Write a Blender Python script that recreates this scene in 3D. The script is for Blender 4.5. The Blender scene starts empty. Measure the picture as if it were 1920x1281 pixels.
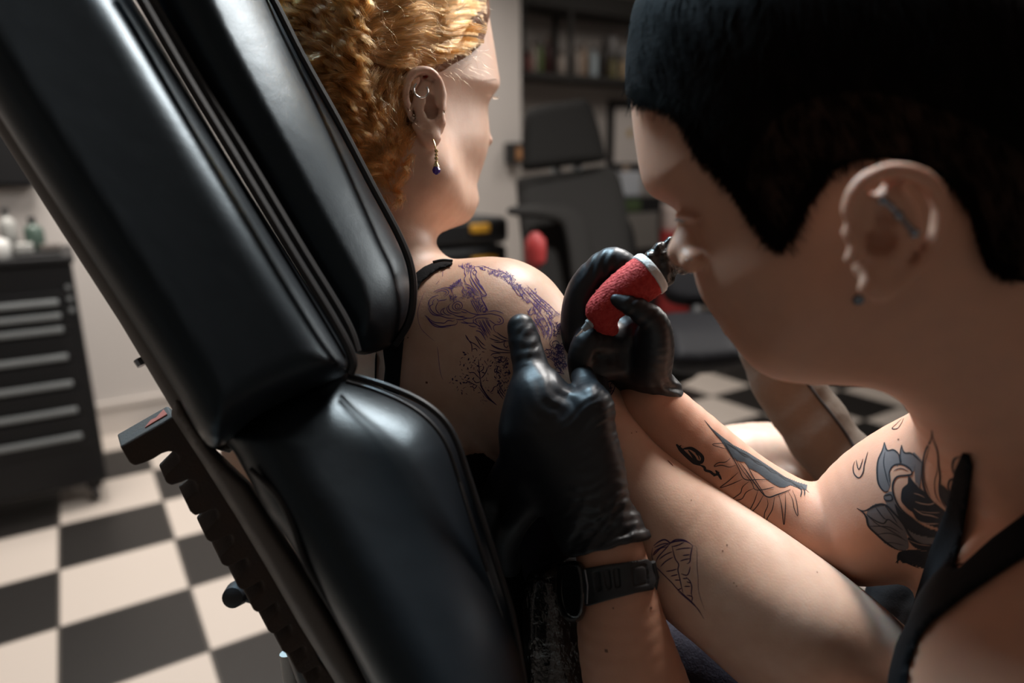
import bpy, math, random
import numpy as np
from mathutils import Vector, Matrix
from mathutils.bvhtree import BVHTree

SC = bpy.context.scene
COL = SC.collection
random.seed(7)
RNG = np.random.RandomState(11)

# ---------------------------------------------------------------- camera
FPX = 1280.0; CX, CY = 960.0, 640.5
TILE = 0.33
PITCH, ROLL, YAW = 0.24798, -0.01084, 0.56903
CAMH = 3.64647 * TILE
OX, OY = -4.85720 * TILE, 6.59597 * TILE
_c, _s = math.cos(PITCH), math.sin(PITCH)
_cr, _sr = math.cos(ROLL), math.sin(ROLL)
XH = np.array([1., 0, 0]); UH = np.array([0, _s, _c]); FW = np.array([0, _c, -_s])
RIGHT = _cr * XH + _sr * UH
UPI = -_sr * XH + _cr * UH
CAM = np.array([0, 0, CAMH])
MC = np.stack([RIGHT, -UPI, FW])          # rows: image right, image down, depth

cd = bpy.data.cameras.new('camera'); cam = bpy.data.objects.new('camera', cd); COL.objects.link(cam)
cd.sensor_width = 36; cd.lens = FPX / 1920 * 36; cd.clip_start = 0.02
m = Matrix(((RIGHT[0], UPI[0], -FW[0], 0), (RIGHT[1], UPI[1], -FW[1], 0), (RIGHT[2], UPI[2], -FW[2], CAMH), (0, 0, 0, 1)))
cam.matrix_world = m
SC.camera = cam
cd.dof.use_dof = True; cd.dof.focus_distance = 0.53; cd.dof.aperture_fstop = 2.6; cd.dof.aperture_blades = 9

SC.view_settings.view_transform = 'Standard'; SC.view_settings.look = 'None'
SC.view_settings.gamma = 1; SC.view_settings.use_curve_mapping = False
SC.view_settings.exposure = 0.0

# ---------------------------------------------------------------- world + lights
w = bpy.data.worlds.new('room_light'); SC.world = w; w.use_nodes = True
w.node_tree.nodes['Background'].inputs[0].default_value = (1.0, 0.84, 0.74, 1)
w.node_tree.nodes['Background'].inputs[1].default_value = 0.010

def area(name, loc, target, size, power, color, shape='RECTANGLE', size_y=None):
    l = bpy.data.lights.new(name, 'AREA'); l.shape = shape; l.size = size; l.size_y = size_y or size
    l.energy = power; l.color = color
    o = bpy.data.objects.new(name, l); COL.objects.link(o)
    o.location = loc
    d = Vector(target) - Vector(loc)
    o.rotation_euler = d.to_track_quat('-Z', 'Y').to_euler()
    return o
area('studio_lamp', (0.55, 1.35, 2.45), (0.05, 0.5, 1.0), 0.5, 50, (1.0, 0.96, 0.92), size_y=0.45)
area('window_light', (-0.45, 1.15, 2.35), (-0.22, 0.42, 1.15), 0.6, 13, (0.55, 0.82, 1.0), size_y=0.45).data.spread = math.radians(75)
area('ceiling_lamp', (-1.5, 2.3, 2.6), (-1.6, 2.4, 0), 0.9, 24, (1.0, 0.93, 0.86), size_y=0.9).data.spread = math.radians(120)
area('back_lamp', (1.6, 3.7, 2.7), (1.2, 4.4, 0.8), 0.8, 9, (1.0, 0.92, 0.84), size_y=0.8).data.spread = math.radians(120)
area('wall_fill', (-0.35, 3.2, 2.6), (-0.35, 3.5, 0), 0.6, 16, (1.0, 0.93, 0.86), size_y=0.3).data.spread = math.radians(130)  # added fill that brightens the left wall, no fixture known there
area('cheek_fill', (1.55, 1.75, 1.75), (-0.05, 0.55, 1.2), 0.7, 17, (1.0, 0.94, 0.88), size_y=0.6)  # extra unseen light, added to lift the client's cheek
area('rear_fill', (-0.9, -1.6, 2.2), (0, 0.4, 1.0), 1.4, 0.5, (1.0, 0.74, 0.58), size_y=1.0)  # weak warm fill added behind the camera, standing in for room bounce

# ---------------------------------------------------------------- pixel / depth helpers
def q(u, v, d):
    return np.array([(u - CX) / FPX * d, (v - CY) / FPX * d, d])
def W(c):
    return np.asarray(c, float) @ MC + CAM
def P(u, v, d):
    return W(q(u, v, d))
def ground(u, v, z=0.0):
    r = q(u, v, 1.0) @ MC
    return CAM + r * ((z - CAMH) / r[2])
UD = np.array([math.cos(YAW), math.sin(YAW), 0]); VD = np.array([math.sin(YAW), -math.cos(YAW), 0])
ZD = np.array([0, 0, 1.])
def on_plane(u, v, p0, n):
    r = q(u, v, 1.0) @ MC
    return CAM + r * (np.dot(np.asarray(p0) - CAM, n) / np.dot(r, n))

def catmull(pts, n=6, closed=False):
    pts = np.asarray(pts, float); N = len(pts)
    out = []
    rngi = range(N) if closed else range(N - 1)
    for i in rngi:
        if closed: a, b, c, d = pts[(i - 1) % N], pts[i], pts[(i + 1) % N], pts[(i + 2) % N]
        else: a, b, c, d = pts[max(i - 1, 0)], pts[i], pts[i + 1], pts[min(i + 2, N - 1)]
        for k in range(n):
            t = k / n
            out.append(0.5 * ((2 * b) + (-a + c) * t + (2 * a - 5 * b + 4 * c - d) * t * t + (-a + 3 * b - 3 * c + d) * t ** 3))
    if not closed: out.append(pts[-1])
    return np.array(out)

# ---------------------------------------------------------------- signed distance toolkit (camera-aligned metres)
U0, V0, ST = -700., -700., 5.0
NU, NV = int(3400 / ST), int(2900 / ST)
def poly_field(poly, smooth=True, n=5, blur=0):
    p = catmull(poly, n, True) if smooth else np.asarray(poly, float)
    gu, gv = np.meshgrid(U0 + ST * np.arange(NU), V0 + ST * np.arange(NV), indexing='ij')
    d2 = np.full(gu.shape, 1e12); inside = np.zeros(gu.shape, bool)
    for i in range(len(p)):
        a, b = p[i], p[(i + 1) % len(p)]
        e = b - a; L = e @ e + 1e-9
        t = np.clip(((gu - a[0]) * e[0] + (gv - a[1]) * e[1]) / L, 0, 1)
        dx = gu - a[0] - t * e[0]; dy = gv - a[1] - t * e[1]
        d2 = np.minimum(d2, dx * dx + dy * dy)
        if a[1] != b[1]:
            c = ((a[1] > gv) != (b[1] > gv)) & (gu < (b[0] - a[0]) * (gv - a[1]) / (b[1] - a[1]) + a[0])
            inside ^= c
    s = np.sqrt(d2); s[inside] *= -1
    for _ in range(blur):
        s2 = s.copy()
        s2[1:-1, 1:-1] = (s[:-2, 1:-1] + s[2:, 1:-1] + s[1:-1, :-2] + s[1:-1, 2:] + 2 * s[1:-1, 1:-1]) / 6
        s = s2
    return s.astype(np.float32)
def samp(fld, u, v):
    x = np.clip((u - U0) / ST, 0, NU - 1.001); y = np.clip((v - V0) / ST, 0, NV - 1.001)
    i = x.astype(int); j = y.astype(int); fx = x - i; fy = y - j
    return (fld[i, j] * (1 - fx) * (1 - fy) + fld[i + 1, j] * fx * (1 - fy) + fld[i, j + 1] * (1 - fx) * fy + fld[i + 1, j + 1] * fx * fy)
def interp(anch):
    A = np.array(anch, float)
    def f(u, v):
        if len(A) == 1: return [np.full(u.shape, A[0, k]) for k in range(2, A.shape[1])]
        w = 1 / (((u[:, None] - A[:, 0]) ** 2 + (v[:, None] - A[:, 1]) ** 2) + 60. ** 2) ** 1.5
        w /= w.sum(1, keepdims=True)
        return [w @ A[:, k] for k in range(2, A.shape[1])]
    return f
def plane_fit(anch):
    A = np.array(anch, float)
    M = np.c_[A[:, 0], A[:, 1], np.ones(len(A))]
    c, *_ = np.linalg.lstsq(M, A[:, 2], rcond=None)
    return lambda u, v: c[0] * u + c[1] * v + c[2]
def infl(poly, anch, R, T, smooth=True, blur=0, n=5, linear=True):
    """solid with the given outline, edge rounding R and half thickness T about a tilted middle surface"""
    fld = poly_field(poly, smooth, n, blur)
    mid = plane_fit(anch) if (linear and len(anch) >= 3) else (lambda g: (lambda u, v: g(u, v)[0]))(interp([a[:3] for a in anch]))
    def f(x):
        z = np.maximum(x[:, 2], 0.05)
        u = CX + FPX * x[:, 0] / z; v = CY + FPX * x[:, 1] / z
        ds = samp(fld, u, v) * z / FPX
        t = (x[:, 2] - mid(u, v)) * (R / T)
        return np.sqrt(t * t + np.maximum(ds + R, 0) ** 2) - R
    return f
def rcone(a, b, ra, rb):
    a = np.asarray(a, float); b = np.asarray(b, float); ba = b - a; L = ba @ ba + 1e-12
    def f(x):
        t = np.clip(((x - a) @ ba) / L, 0, 1)
        return np.linalg.norm(x - a - t[:, None] * ba, axis=1) - (ra + (rb - ra) * t)
    return f
def segs(N):
    """union of tapered segments N = (x, y, z, r); far segments are skipped batch by batch"""
    A = N[:-1]; B = N[1:]; mid = (A[:, :3] + B[:, :3]) / 2
    rad = np.linalg.norm(B[:, :3] - A[:, :3], axis=1) / 2 + np.maximum(A[:, 3], B[:, 3])
    C = N[:, :3].mean(0); RB = (np.linalg.norm(N[:, :3] - C, axis=1) + N[:, 3]).max()
    def f(x):
        c = (x.max(0) + x.min(0)) / 2; hd = np.linalg.norm(x.max(0) - x.min(0)) / 2
        if np.linalg.norm(c - C) - RB - hd > .07: return np.linalg.norm(x - C, axis=1) - RB
        dm = np.linalg.norm(mid - c, axis=1); near = dm + np.linalg.norm(B[:, :3] - A[:, :3], axis=1) / 2 - np.minimum(A[:, 3], B[:, 3])
        keep = dm - rad - hd <= near.min() + hd + 1e-6
        out = np.full(len(x), 1e9)
        for a, b in zip(A[keep], B[keep]):
            ba = b[:3] - a[:3]; L = ba @ ba + 1e-12; e = x - a[:3]
            t = np.clip((e @ ba) / L, 0, 1); e = e - t[:, None] * ba
            out = np.minimum(out, np.sqrt(np.einsum('ij,ij->i', e, e)) - (a[3] + (b[3] - a[3]) * t))
        return out
    return f
def chain(nodes, n=4, k=0.0, flat=None):
    """nodes (u, v, depth, radius in pixels) -> smooth tapering limb"""
    N = catmull([np.r_[q(a[0], a[1], a[2]), a[3] * a[2] / FPX] for a in nodes], n)
    A = N[:-1]; B = N[1:]
    if flat is None: return segs(N)
    def f(x):
        out = np.full(len(x), 1e9)
        for a, b in zip(A, B):
            ba = b[:3] - a[:3]; L = ba @ ba + 1e-12
            t = np.clip(((x - a[:3]) @ ba) / L, 0, 1)
            e = x - a[:3] - t[:, None] * ba
            if flat is not None:
                e = e - (e @ flat[0])[:, None] * flat[0] * (1 - 1 / flat[1])
            out = np.minimum(out, np.linalg.norm(e, axis=1) - (a[3] + (b[3] - a[3]) * t))
        return out
    return f
def ell(c, rad, axes=None):
    c = np.asarray(c, float); rad = np.asarray(rad, float); ax = np.eye(3) if axes is None else np.asarray(axes)
    def f(x):
        y = (x - c) @ ax.T
        k0 = np.linalg.norm(y / rad, axis=1); k1 = np.linalg.norm(y / rad ** 2, axis=1) + 1e-9
        return k0 * (k0 - 1) / k1
    return f
def ball(u, v, d, rpx):
    return ell(q(u, v, d), [rpx * d / FPX] * 3)
def su(k, *fs):
    def f(x):
        r = fs[0](x)
        for g in fs[1:]:
            s = g(x); h = np.maximum(k - np.abs(r - s), 0) / k
            r = np.minimum(r, s) - h * h * k / 4
        return r
    return f
def ssub(k, a, b):
    def f(x):
        r = a(x); s = -b(x); h = np.maximum(k - np.abs(r - s), 0) / k
        return np.maximum(r, s) + h * h * k / 4
    return f
def cut(a, b): return lambda x: np.maximum(a(x), b(x))
def off(a, o): return lambda x: a(x) - o
def region(poly, smooth=True, n=5, round_=0.0):
    fld = poly_field(poly, smooth, n)
    def f(x):
        z = np.maximum(x[:, 2], 0.05)
        return samp(fld, CX + FPX * x[:, 0] / z, CY + FPX * x[:, 1] / z) * z / FPX
    return f
def zlim(z0, z1): return lambda x: np.maximum(z0 - x[:, 2], x[:, 2] - z1)

HMUL = 1.0  # DEVSCALE
def surf(f, lo, hi, h, margin=0.03, newton=2):
    """polygonise a signed distance field (surface nets over active blocks)"""
    h = h * HMUL; lo = np.asarray(lo, float); hi = np.asarray(hi, float); B = 8
    nb = np.ceil((hi - lo) / (h * B)).astype(int); n = nb * B + 1
    bc = [lo[i] + (np.arange(nb[i]) + .5) * h * B for i in range(3)]
    g = np.stack(np.meshgrid(*bc, indexing='ij'), -1).reshape(-1, 3)
    dv = np.concatenate([f(g[i:i + 60000]) for i in range(0, len(g), 60000)])
    act = np.abs(dv) < h * B * .9 + margin
    act = np.argwhere(act.reshape(nb))
    V = np.full(n, 1.0, np.float32)
    # inactive inside blocks get -1
    dvr = dv.reshape(nb)
    for b in np.argwhere(dvr < -(h * B * .9 + margin)):
        V[b[0]*B:b[0]*B+B+1, b[1]*B:b[1]*B+B+1, b[2]*B:b[2]*B+B+1] = -1
    loc = np.stack(np.meshgrid(*[np.arange(B + 1)] * 3, indexing='ij'), -1).reshape(-1, 3)
    key = (act // 3) @ np.array([1, 1000, 1000000]); od = np.argsort(key, kind='stable'); act = act[od]; key = key[od]
    cutp = np.r_[0, np.flatnonzero(np.diff(key)) + 1, len(act)]
    for i, j in zip(cutp[:-1], cutp[1:]):
        idx = (act[i:j, None, :] * B + loc[None]).reshape(-1, 3)
        V[idx[:, 0], idx[:, 1], idx[:, 2]] = f(lo + idx * h)
    s = V < 0
    cnt = np.zeros(np.array(n) - 1, np.int8)
    for dx in (0, 1):
        for dy in (0, 1):
            for dz in (0, 1):
                cnt += s[dx:n[0]-1+dx, dy:n[1]-1+dy, dz:n[2]-1+dz]
    cells = np.argwhere((cnt > 0) & (cnt < 8))
    vid = np.full(cnt.shape, -1, np.int32); vid[cells[:, 0], cells[:, 1], cells[:, 2]] = np.arange(len(cells))
    acc = np.zeros((len(cells), 3)); na = np.zeros(len(cells))
    cor = [(a, b, c) for a in (0, 1) for b in (0, 1) for c in (0, 1)]
    for a in cor:
        for ax in range(3):
            if a[ax]: continue
            b = list(a); b[ax] = 1
            va = V[cells[:, 0]+a[0], cells[:, 1]+a[1], cells[:, 2]+a[2]]; vb = V[cells[:, 0]+b[0], cells[:, 1]+b[1], cells[:, 2]+b[2]]
            mk = (va < 0) != (vb < 0)
            t = np.where(mk, va / np.where(mk, va - vb, 1), 0)
            pt = np.tile(np.array(a, float), (len(cells), 1)); pt[:, ax] += t
            acc[mk] += pt[mk]; na[mk] += 1
    verts = lo + (cells + acc / na[:, None]) * h
    quads = []
    for ax in range(3):
        o1, o2 = [(1, 2), (2, 0), (0, 1)][ax]
        sl0 = [slice(0, n[i]) for i in range(3)]; sl1 = list(sl0); sl0[ax] = slice(0, n[ax] - 1); sl1[ax] = slice(1, n[ax])
        A = s[tuple(sl0)]; Bm = s[tuple(sl1)]
        e = np.argwhere(A != Bm)
        e = e[(e[:, o1] > 0) & (e[:, o2] > 0) & (e[:, o1] < n[o1] - 1) & (e[:, o2] < n[o2] - 1)]
        if not len(e): continue
        ins = A[e[:, 0], e[:, 1], e[:, 2]]
        def vv(d1, d2):
            c = e.copy(); c[:, o1] -= d1; c[:, o2] -= d2
            return vid[c[:, 0], c[:, 1], c[:, 2]]
        Q = np.stack([vv(1, 1), vv(0, 1), vv(0, 0), vv(1, 0)], 1)
        Q[~ins] = Q[~ins][:, ::-1]
        quads.append(Q)
    quads = np.concatenate(quads)
    vk = ((verts - lo) / (h * B * 3)).astype(int) @ np.array([1, 1000, 1000000]); vo = np.argsort(vk, kind='stable')
    vc = np.r_[0, np.flatnonzero(np.diff(vk[vo])) + 1, len(verts)]
    def fb(x):
        r = np.empty(len(x))
        for i, j in zip(vc[:-1], vc[1:]):
            ii = vo[i:j]; r[ii] = f(x[ii])
        return r
    for _ in range(newton):
        d = fb(verts); e = h * .25
        gr = np.stack([(fb(verts + np.eye(3)[i] * e) - d) / e for i in range(3)], 1)
        gn = (gr * gr).sum(1) + 1e-6
        step = (np.clip(d, -h, h) / np.maximum(gn, .25))[:, None] * gr
        verts = verts - np.clip(step, -h * .6, h * .6)
    return verts, quads
print('helpers ready')

# ---------------------------------------------------------------- object helpers
def mesh_obj(name, verts, faces, mat, parent=None, smooth=True, world=True):
    me = bpy.data.meshes.new(name)
    verts = np.asarray(verts, float)
    org = np.array(parent.matrix_world.translation) if parent is not None else np.zeros(3)
    if parent is not None:
        o_ = parent
        org = np.zeros(3)
        while o_ is not None: org = org + np.array(o_.location); o_ = o_.parent
        verts = verts - org
    faces = faces.tolist() if isinstance(faces, np.ndarray) else faces
    me.from_pydata(verts.tolist(), [], faces); me.validate(); me.update()
    if smooth: me.polygons.foreach_set('use_smooth', [True] * len(me.polygons))
    if mat is not None:
        for mm in (mat if isinstance(mat, (list, tuple)) else [mat]): me.materials.append(mm)
    o = bpy.data.objects.new(name, me); COL.objects.link(o)
    if parent is not None: o.parent = parent
    return o
def sdf_obj(name, f, lo, hi, h, mat, parent=None, **k):
    v, fc = surf(f, lo, hi, h, **k)
    o = mesh_obj(name, W(v), fc, mat, parent)
    return o
def box_uvd(u0, u1, v0, v1, d0, d1):
    """metric bounding box of a pixel window between two depths"""
    c = np.array([q(u, v, d) for u in (u0, u1) for v in (v0, v1) for d in (d0, d1)])
    return c.min(0), c.max(0)
def empty(name, loc, label=None, cat=None, group=None):
    o = bpy.data.objects.new(name, None); COL.objects.link(o); o.location = loc; o.empty_display_size = .05
    if label: o['label'] = label
    if cat: o['category'] = cat
    if group: o['group'] = group
    return o
def tag(o, label=None, cat=None, group=None, kind=None):
    if label: o['label'] = label
    if cat: o['category'] = cat
    if group: o['group'] = group
    if kind: o['kind'] = kind
    return o
class MB:
    def __init__(s): s.v = []; s.f = []
    def add(s, v, f):
        b = len(s.v); s.v += [tuple(map(float, p)) for p in v]; s.f += [tuple(i + b for i in t) for t in f]
    def box(s, c, sx, sy, sz, ax=None, bev=0.0):
        ax = np.eye(3) if ax is None else np.asarray(ax)
        c = np.asarray(c, float)
        if bev <= 0:
            v = [c + ax[0]*a*sx/2 + ax[1]*b*sy/2 + ax[2]*d*sz/2 for a in (-1, 1) for b in (-1, 1) for d in (-1, 1)]
            s.add(v, [(0,1,3,2),(4,6,7,5),(0,4,5,1),(2,3,7,6),(0,2,6,4),(1,5,7,3)]); return
        # rounded in the ax0/ax1 outline, chamfered along ax2
        hx, hy, hz = sx/2, sy/2, sz/2; bev = min(bev, hx*.99, hy*.99, hz*.99)
        def ring(ins, z):
            o = []
            for (qx, qy, a0) in ((1,1,0),(-1,1,90),(-1,-1,180),(1,-1,270)):
                for k in range(5):
                    a = math.radians(a0 + 90*k/4)
                    o.append(c + ax[0]*(qx*(hx-bev) + (bev-ins)*math.cos(a)) + ax[1]*(qy*(hy-bev) + (bev-ins)*math.sin(a)) + ax[2]*z)
            return o
        rs = [ring(bev*.9, -hz), ring(bev*.3, -hz+bev*.3), ring(0, -hz+bev), ring(0, hz-bev), ring(bev*.3, hz-bev*.3), ring(bev*.9, hz)]
        n = 20; v = sum(rs, []); f = []
        for r in range(5):
            for i in range(n): f.append((r*n+i, r*n+(i+1) % n, (r+1)*n+(i+1) % n, (r+1)*n+i))
        f.append(tuple(range(n-1, -1, -1))); f.append(tuple(5*n+i for i in range(n)))
        s.add(v, f)
    def tube(s, pts, r, n=10, caps=True, closed=False):
        pts = [np.asarray(p, float) for p in pts]; N = len(pts); rr = r if hasattr(r, '__len__') else [r]*N
        t0 = pts[1]-pts[0]; t0 /= np.linalg.norm(t0) + 1e-12
        a = np.cross(t0, [0, 0, 1.]) if abs(t0[2]) < .9 else np.cross(t0, [1., 0, 0]); a /= np.linalg.norm(a)
        v = []; f = []
        for i in range(N):
            t = pts[min(i+1, N-1)] - pts[max(i-1, 0)]
            if closed: t = pts[(i+1) % N] - pts[(i-1) % N]
            t /= np.linalg.norm(t) + 1e-12
            a = a - t*(a@t); a /= np.linalg.norm(a) + 1e-12; b = np.cross(t, a)
            for k in range(n):
                an = 2*math.pi*k/n; v.append(pts[i] + rr[i]*(a*math.cos(an) + b*math.sin(an)))
        for i in range(N if closed else N-1):
            j = (i+1) % N
            for k in range(n): f.append((i*n+k, i*n+(k+1) % n, j*n+(k+1) % n, j*n+k))
        if caps and not closed:
            f.append(tuple(range(n-1, -1, -1))); f.append(tuple((N-1)*n+k for k in range(n)))
        s.add(v, f)
    def lathe(s, c, prof, ax=None, n=20):
        ax = np.eye(3) if ax is None else np.asarray(ax); c = np.asarray(c, float); v = []; f = []
        for (r, z) in prof:
            for k in range(n):
                a = 2*math.pi*k/n; v.append(c + ax[0]*r*math.cos(a) + ax[1]*r*math.sin(a) + ax[2]*z)
        for i in range(len(prof)-1):
            for k in range(n): f.append((i*n+k, i*n+(k+1) % n, (i+1)*n+(k+1) % n, (i+1)*n+k))
        f.append(tuple(range(n-1, -1, -1))); f.append(tuple((len(prof)-1)*n+k for k in range(n)))
        s.add(v, f)
    def prism(s, poly, ext):
        ext = np.asarray(ext, float); n = len(poly); v = [np.asarray(p, float) for p in poly]; v += [p + ext for p in v[:n]]
        s.add(v, [tuple(range(n)), tuple(range(2*n-1, n-1, -1))] + [(i, i+n, (i+1) % n + n, (i+1) % n) for i in range(n)])
    def build(s, name, mat, parent=None, smooth=False, bevel=0):
        o = mesh_obj(name, s.v, s.f, mat, parent, smooth)
        if smooth:
            bpy_edges(o)
        if bevel:
            md = o.modifiers.new('bevel', 'BEVEL'); md.width = bevel; md.segments = 2; md.limit_method = 'ANGLE'
        return o
def bpy_edges(o, ang=40):
    me = o.data
    import bmesh
    bm = bmesh.new(); bm.from_mesh(me)
    for e in bm.edges:
        if len(e.link_faces) == 2 and e.calc_face_angle(0) > math.radians(ang): e.smooth = False
    bm.to_mesh(me); bm.free()

# ---------------------------------------------------------------- materials
def mat(name, color, rough=.5, metal=0, spec=.5, coat=0, bump=None, vary=None, sss=0, sheen=0, emit=None, aniso=0, stretch=None, trans=0, coat_rough=.1):
    m = bpy.data.materials.new(name); m.use_nodes = True; nt = m.node_tree; b = nt.nodes['Principled BSDF']
    b.inputs['Base Color'].default_value = (*color, 1); b.inputs['Roughness'].default_value = rough
    b.inputs['Metallic'].default_value = metal; b.inputs['Specular IOR Level'].default_value = spec
    b.inputs['Coat Weight'].default_value = coat; b.inputs['Coat Roughness'].default_value = coat_rough
    b.inputs['Sheen Weight'].default_value = sheen; b.inputs['Transmission Weight'].default_value = trans
    if sss:
        b.inputs['Subsurface Weight'].default_value = sss; b.inputs['Subsurface Radius'].default_value = (1, .35, .2); b.inputs['Subsurface Scale'].default_value = .006
    co = nt.nodes.new('ShaderNodeNewGeometry').outputs['Position']
    if stretch:
        mp = nt.nodes.new('ShaderNodeMapping'); mp.inputs['Scale'].default_value = stretch
        nt.links.new(co, mp.inputs[0]); co = mp.outputs[0]
    if vary:                         # (scale, colour2, amount)
        n = nt.nodes.new('ShaderNodeTexNoise'); n.inputs['Scale'].default_value = vary[0]; n.inputs['Detail'].default_value = 6
        r = nt.nodes.new('ShaderNodeMapRange'); r.inputs[1].default_value = .35; r.inputs[2].default_value = .7; r.inputs[4].default_value = vary[2]
        mx = nt.nodes.new('ShaderNodeMix'); mx.data_type = 'RGBA'
        mx.inputs[6].default_value = (*color, 1); mx.inputs[7].default_value = (*vary[1], 1)
        nt.links.new(co, n.inputs['Vector']); nt.links.new(n.outputs[0], r.inputs[0]); nt.links.new(r.outputs[0], mx.inputs[0]); nt.links.new(mx.outputs[2], b.inputs['Base Color'])
    if bump:                         # list of (scale, strength, distance)
        prev = None
        for (sc_, st, di) in bump:
            n = nt.nodes.new('ShaderNodeTexNoise'); n.inputs['Scale'].default_value = sc_; n.inputs['Detail'].default_value = 4
            bp = nt.nodes.new('ShaderNodeBump'); bp.inputs['Strength'].default_value = st; bp.inputs['Distance'].default_value = di
            nt.links.new(co, n.inputs['Vector']); nt.links.new(n.outputs[0], bp.inputs['Height'])
            if prev: nt.links.new(prev, bp.inputs['Normal'])
            prev = bp.outputs[0]
        nt.links.new(prev, b.inputs['Normal'])
    if emit:
        b.inputs['Emission Color'].default_value = (*emit[0], 1); b.inputs['Emission Strength'].default_value = emit[1]
    return m
M = {}
M['leather'] = mat('black_leather', (.008, .009, .011), .35, spec=.40, bump=[(900, .12, .0006), (40, .10, .003), (9, .12, .01)])
M['leather'].node_tree.nodes['Principled BSDF'].inputs['Specular Tint'].default_value = (.60, .84, 1, 1)  # blue of the light on the pads, put into the reflection colour
M['piping'] = mat('black_piping', (.010, .010, .011), .4, spec=.4)
M['backing'] = mat('brown_grey_vinyl_edge', (.10, .085, .075), .5, bump=[(300, .2, .0005)])
M['rack'] = mat('worn_black_steel', (.045, .034, .029), .75, metal=.0, spec=.25, bump=[(500, .6, .0008)], vary=(60, (.055, .035, .025), .8))
M['rust'] = mat('red_paint_patch', (.25, .05, .03), .6)
M['chrome'] = mat('dark_chrome', (.25, .27, .3), .18, metal=1)
M['skin_client'] = mat('fair_freckled_skin', (.66, .44, .33), .45, spec=.35, sss=.25, bump=[(700, .22, .0005), (180, .1, .0008)], vary=(70, (.55, .32, .23), .5))
M['skin_artist'] = mat('fair_skin', (.60, .31, .205), .54, spec=.28, sss=.25, bump=[(700, .22, .0005), (180, .08, .0008)], vary=(70, (.50, .27, .19), .45))
M['glove'] = mat('black_nitrile', (.011, .012, .015), .44, spec=.45, bump=[(60, .25, .002), (400, .1, .0004)])
M['hair_dark'] = mat('dark_brown_hair', (.006, .004, .0035), .9, spec=.05, bump=[(400, .5, .001)], stretch=(1, .2, 1))
M['cloth'] = mat('black_cotton', (.010, .010, .011), .9, spec=.10, sheen=.0, bump=[(800, .4, .0005), (30, .4, .004)])
M['black'] = mat('black_plastic', (.012, .012, .013), .5)
M['white'] = mat('white_plastic', (.7, .7, .68), .5)
M['steel'] = mat('brushed_grey_metal', (.30, .32, .33), .4, metal=.3)
M['silver'] = mat('silver', (.85, .83, .8), .2, metal=1)
M['gold'] = mat('gold', (.8, .6, .3), .25, metal=1)
M['amethyst'] = mat('purple_stone', (.10, .05, .35), .1, spec=.8, trans=.3)
M['red_wrap'] = mat('red_cohesive_wrap', (.42, .016, .014), .8, bump=[(420, .9, .0012)], vary=(300, (.55, .05, .04), .9))
M['red'] = mat('red_plastic', (.35, .03, .03), .5)
M['yellow'] = mat('yellow_plastic', (.65, .33, .03), .5)
M['trouser'] = mat('brown_twill', (.13, .095, .07), .9, bump=[(15, .6, .012), (700, .3, .0006)])
# ================================================================ the room
def nodes_floor():
    m = bpy.data.materials.new('checkered_vinyl'); m.use_nodes = True; nt = m.node_tree; b = nt.nodes['Principled BSDF']
    tc = nt.nodes.new('ShaderNodeTexCoord'); ck = nt.nodes.new('ShaderNodeTexChecker'); ck.inputs['Scale'].default_value = 1
    ck.inputs['Color1'].default_value = (.018, .016, .015, 1); ck.inputs['Color2'].default_value = (.62, .55, .49, 1)
    ad = nt.nodes.new('ShaderNodeVectorMath'); ad.operation = 'ADD'; ad.inputs[1].default_value = (0, 0, .5)
    nt.links.new(tc.outputs['Object'], ad.inputs[0]); nt.links.new(ad.outputs[0], ck.inputs['Vector'])
    br = nt.nodes.new('ShaderNodeTexBrick'); br.inputs['Scale'].default_value = 1; br.offset = 0
    br.inputs['Brick Width'].default_value = 1; br.inputs['Row Height'].default_value = 1; br.inputs['Mortar Size'].default_value = .012
    nt.links.new(tc.outputs['Object'], br.inputs['Vector'])
    mx = nt.nodes.new('ShaderNodeMix'); mx.data_type = 'RGBA'; mx.inputs[7].default_value = (.09, .08, .07, 1)
    nt.links.new(br.outputs['Fac'], mx.inputs[0]); nt.links.new(ck.outputs[0], mx.inputs[6])
    nt.links.new(mx.outputs[2], b.inputs['Base Color']); b.inputs['Roughness'].default_value = .42
    return m
O2 = np.array([OX, OY, 0.])
fl = bpy.data.meshes.new('floor'); R_ = 40.0
fl.from_pydata([(-R_, -R_, 0), (R_, -R_, 0), (R_, R_, 0), (-R_, R_, 0)], [], [(0, 1, 2, 3)])
fl.materials.append(nodes_floor())
floor = bpy.data.objects.new('floor', fl); COL.objects.link(floor); floor['kind'] = 'structure'
floor.location = O2; floor.rotation_euler = (0, 0, YAW); floor.scale = (TILE, TILE, 1)

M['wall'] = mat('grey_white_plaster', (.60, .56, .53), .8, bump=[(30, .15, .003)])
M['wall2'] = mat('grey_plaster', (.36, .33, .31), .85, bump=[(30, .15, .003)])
M['base'] = mat('pale_baseboard_paint', (.62, .57, .53), .5)
pw = ground(225, 812)
def sz(u, v, p0=None, n=None):          # picture point -> (s along the wall, height)
    p = on_plane(u, v, pw if p0 is None else p0, VD); return float((p - pw) @ UD), float(p[2])
def wp(s, z, back=0.0):                  # along the wall, height, distance in front (+) of it
    return pw + UD * s + VD * back + ZD * z - ZD * pw[2]
def wbox(mb, s0, s1, z0, z1, b0, b1, bev=0):
    mb.box(wp((s0 + s1) / 2, (z0 + z1) / 2, (b0 + b1) / 2), s1 - s0, z1 - z0, abs(b1 - b0), [UD, ZD, VD], bev)
sC, _ = sz(977, 200)
REC = 0.55
def struct(name, mb, m): o = mb.build(name, m); o['kind'] = 'structure'; return o
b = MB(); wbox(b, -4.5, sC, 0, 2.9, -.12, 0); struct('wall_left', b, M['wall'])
b = MB(); wbox(b, sC, sC + 6, 0, 2.9, -REC - .12, -REC); struct('wall_back', b, M['wall2'])
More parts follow.
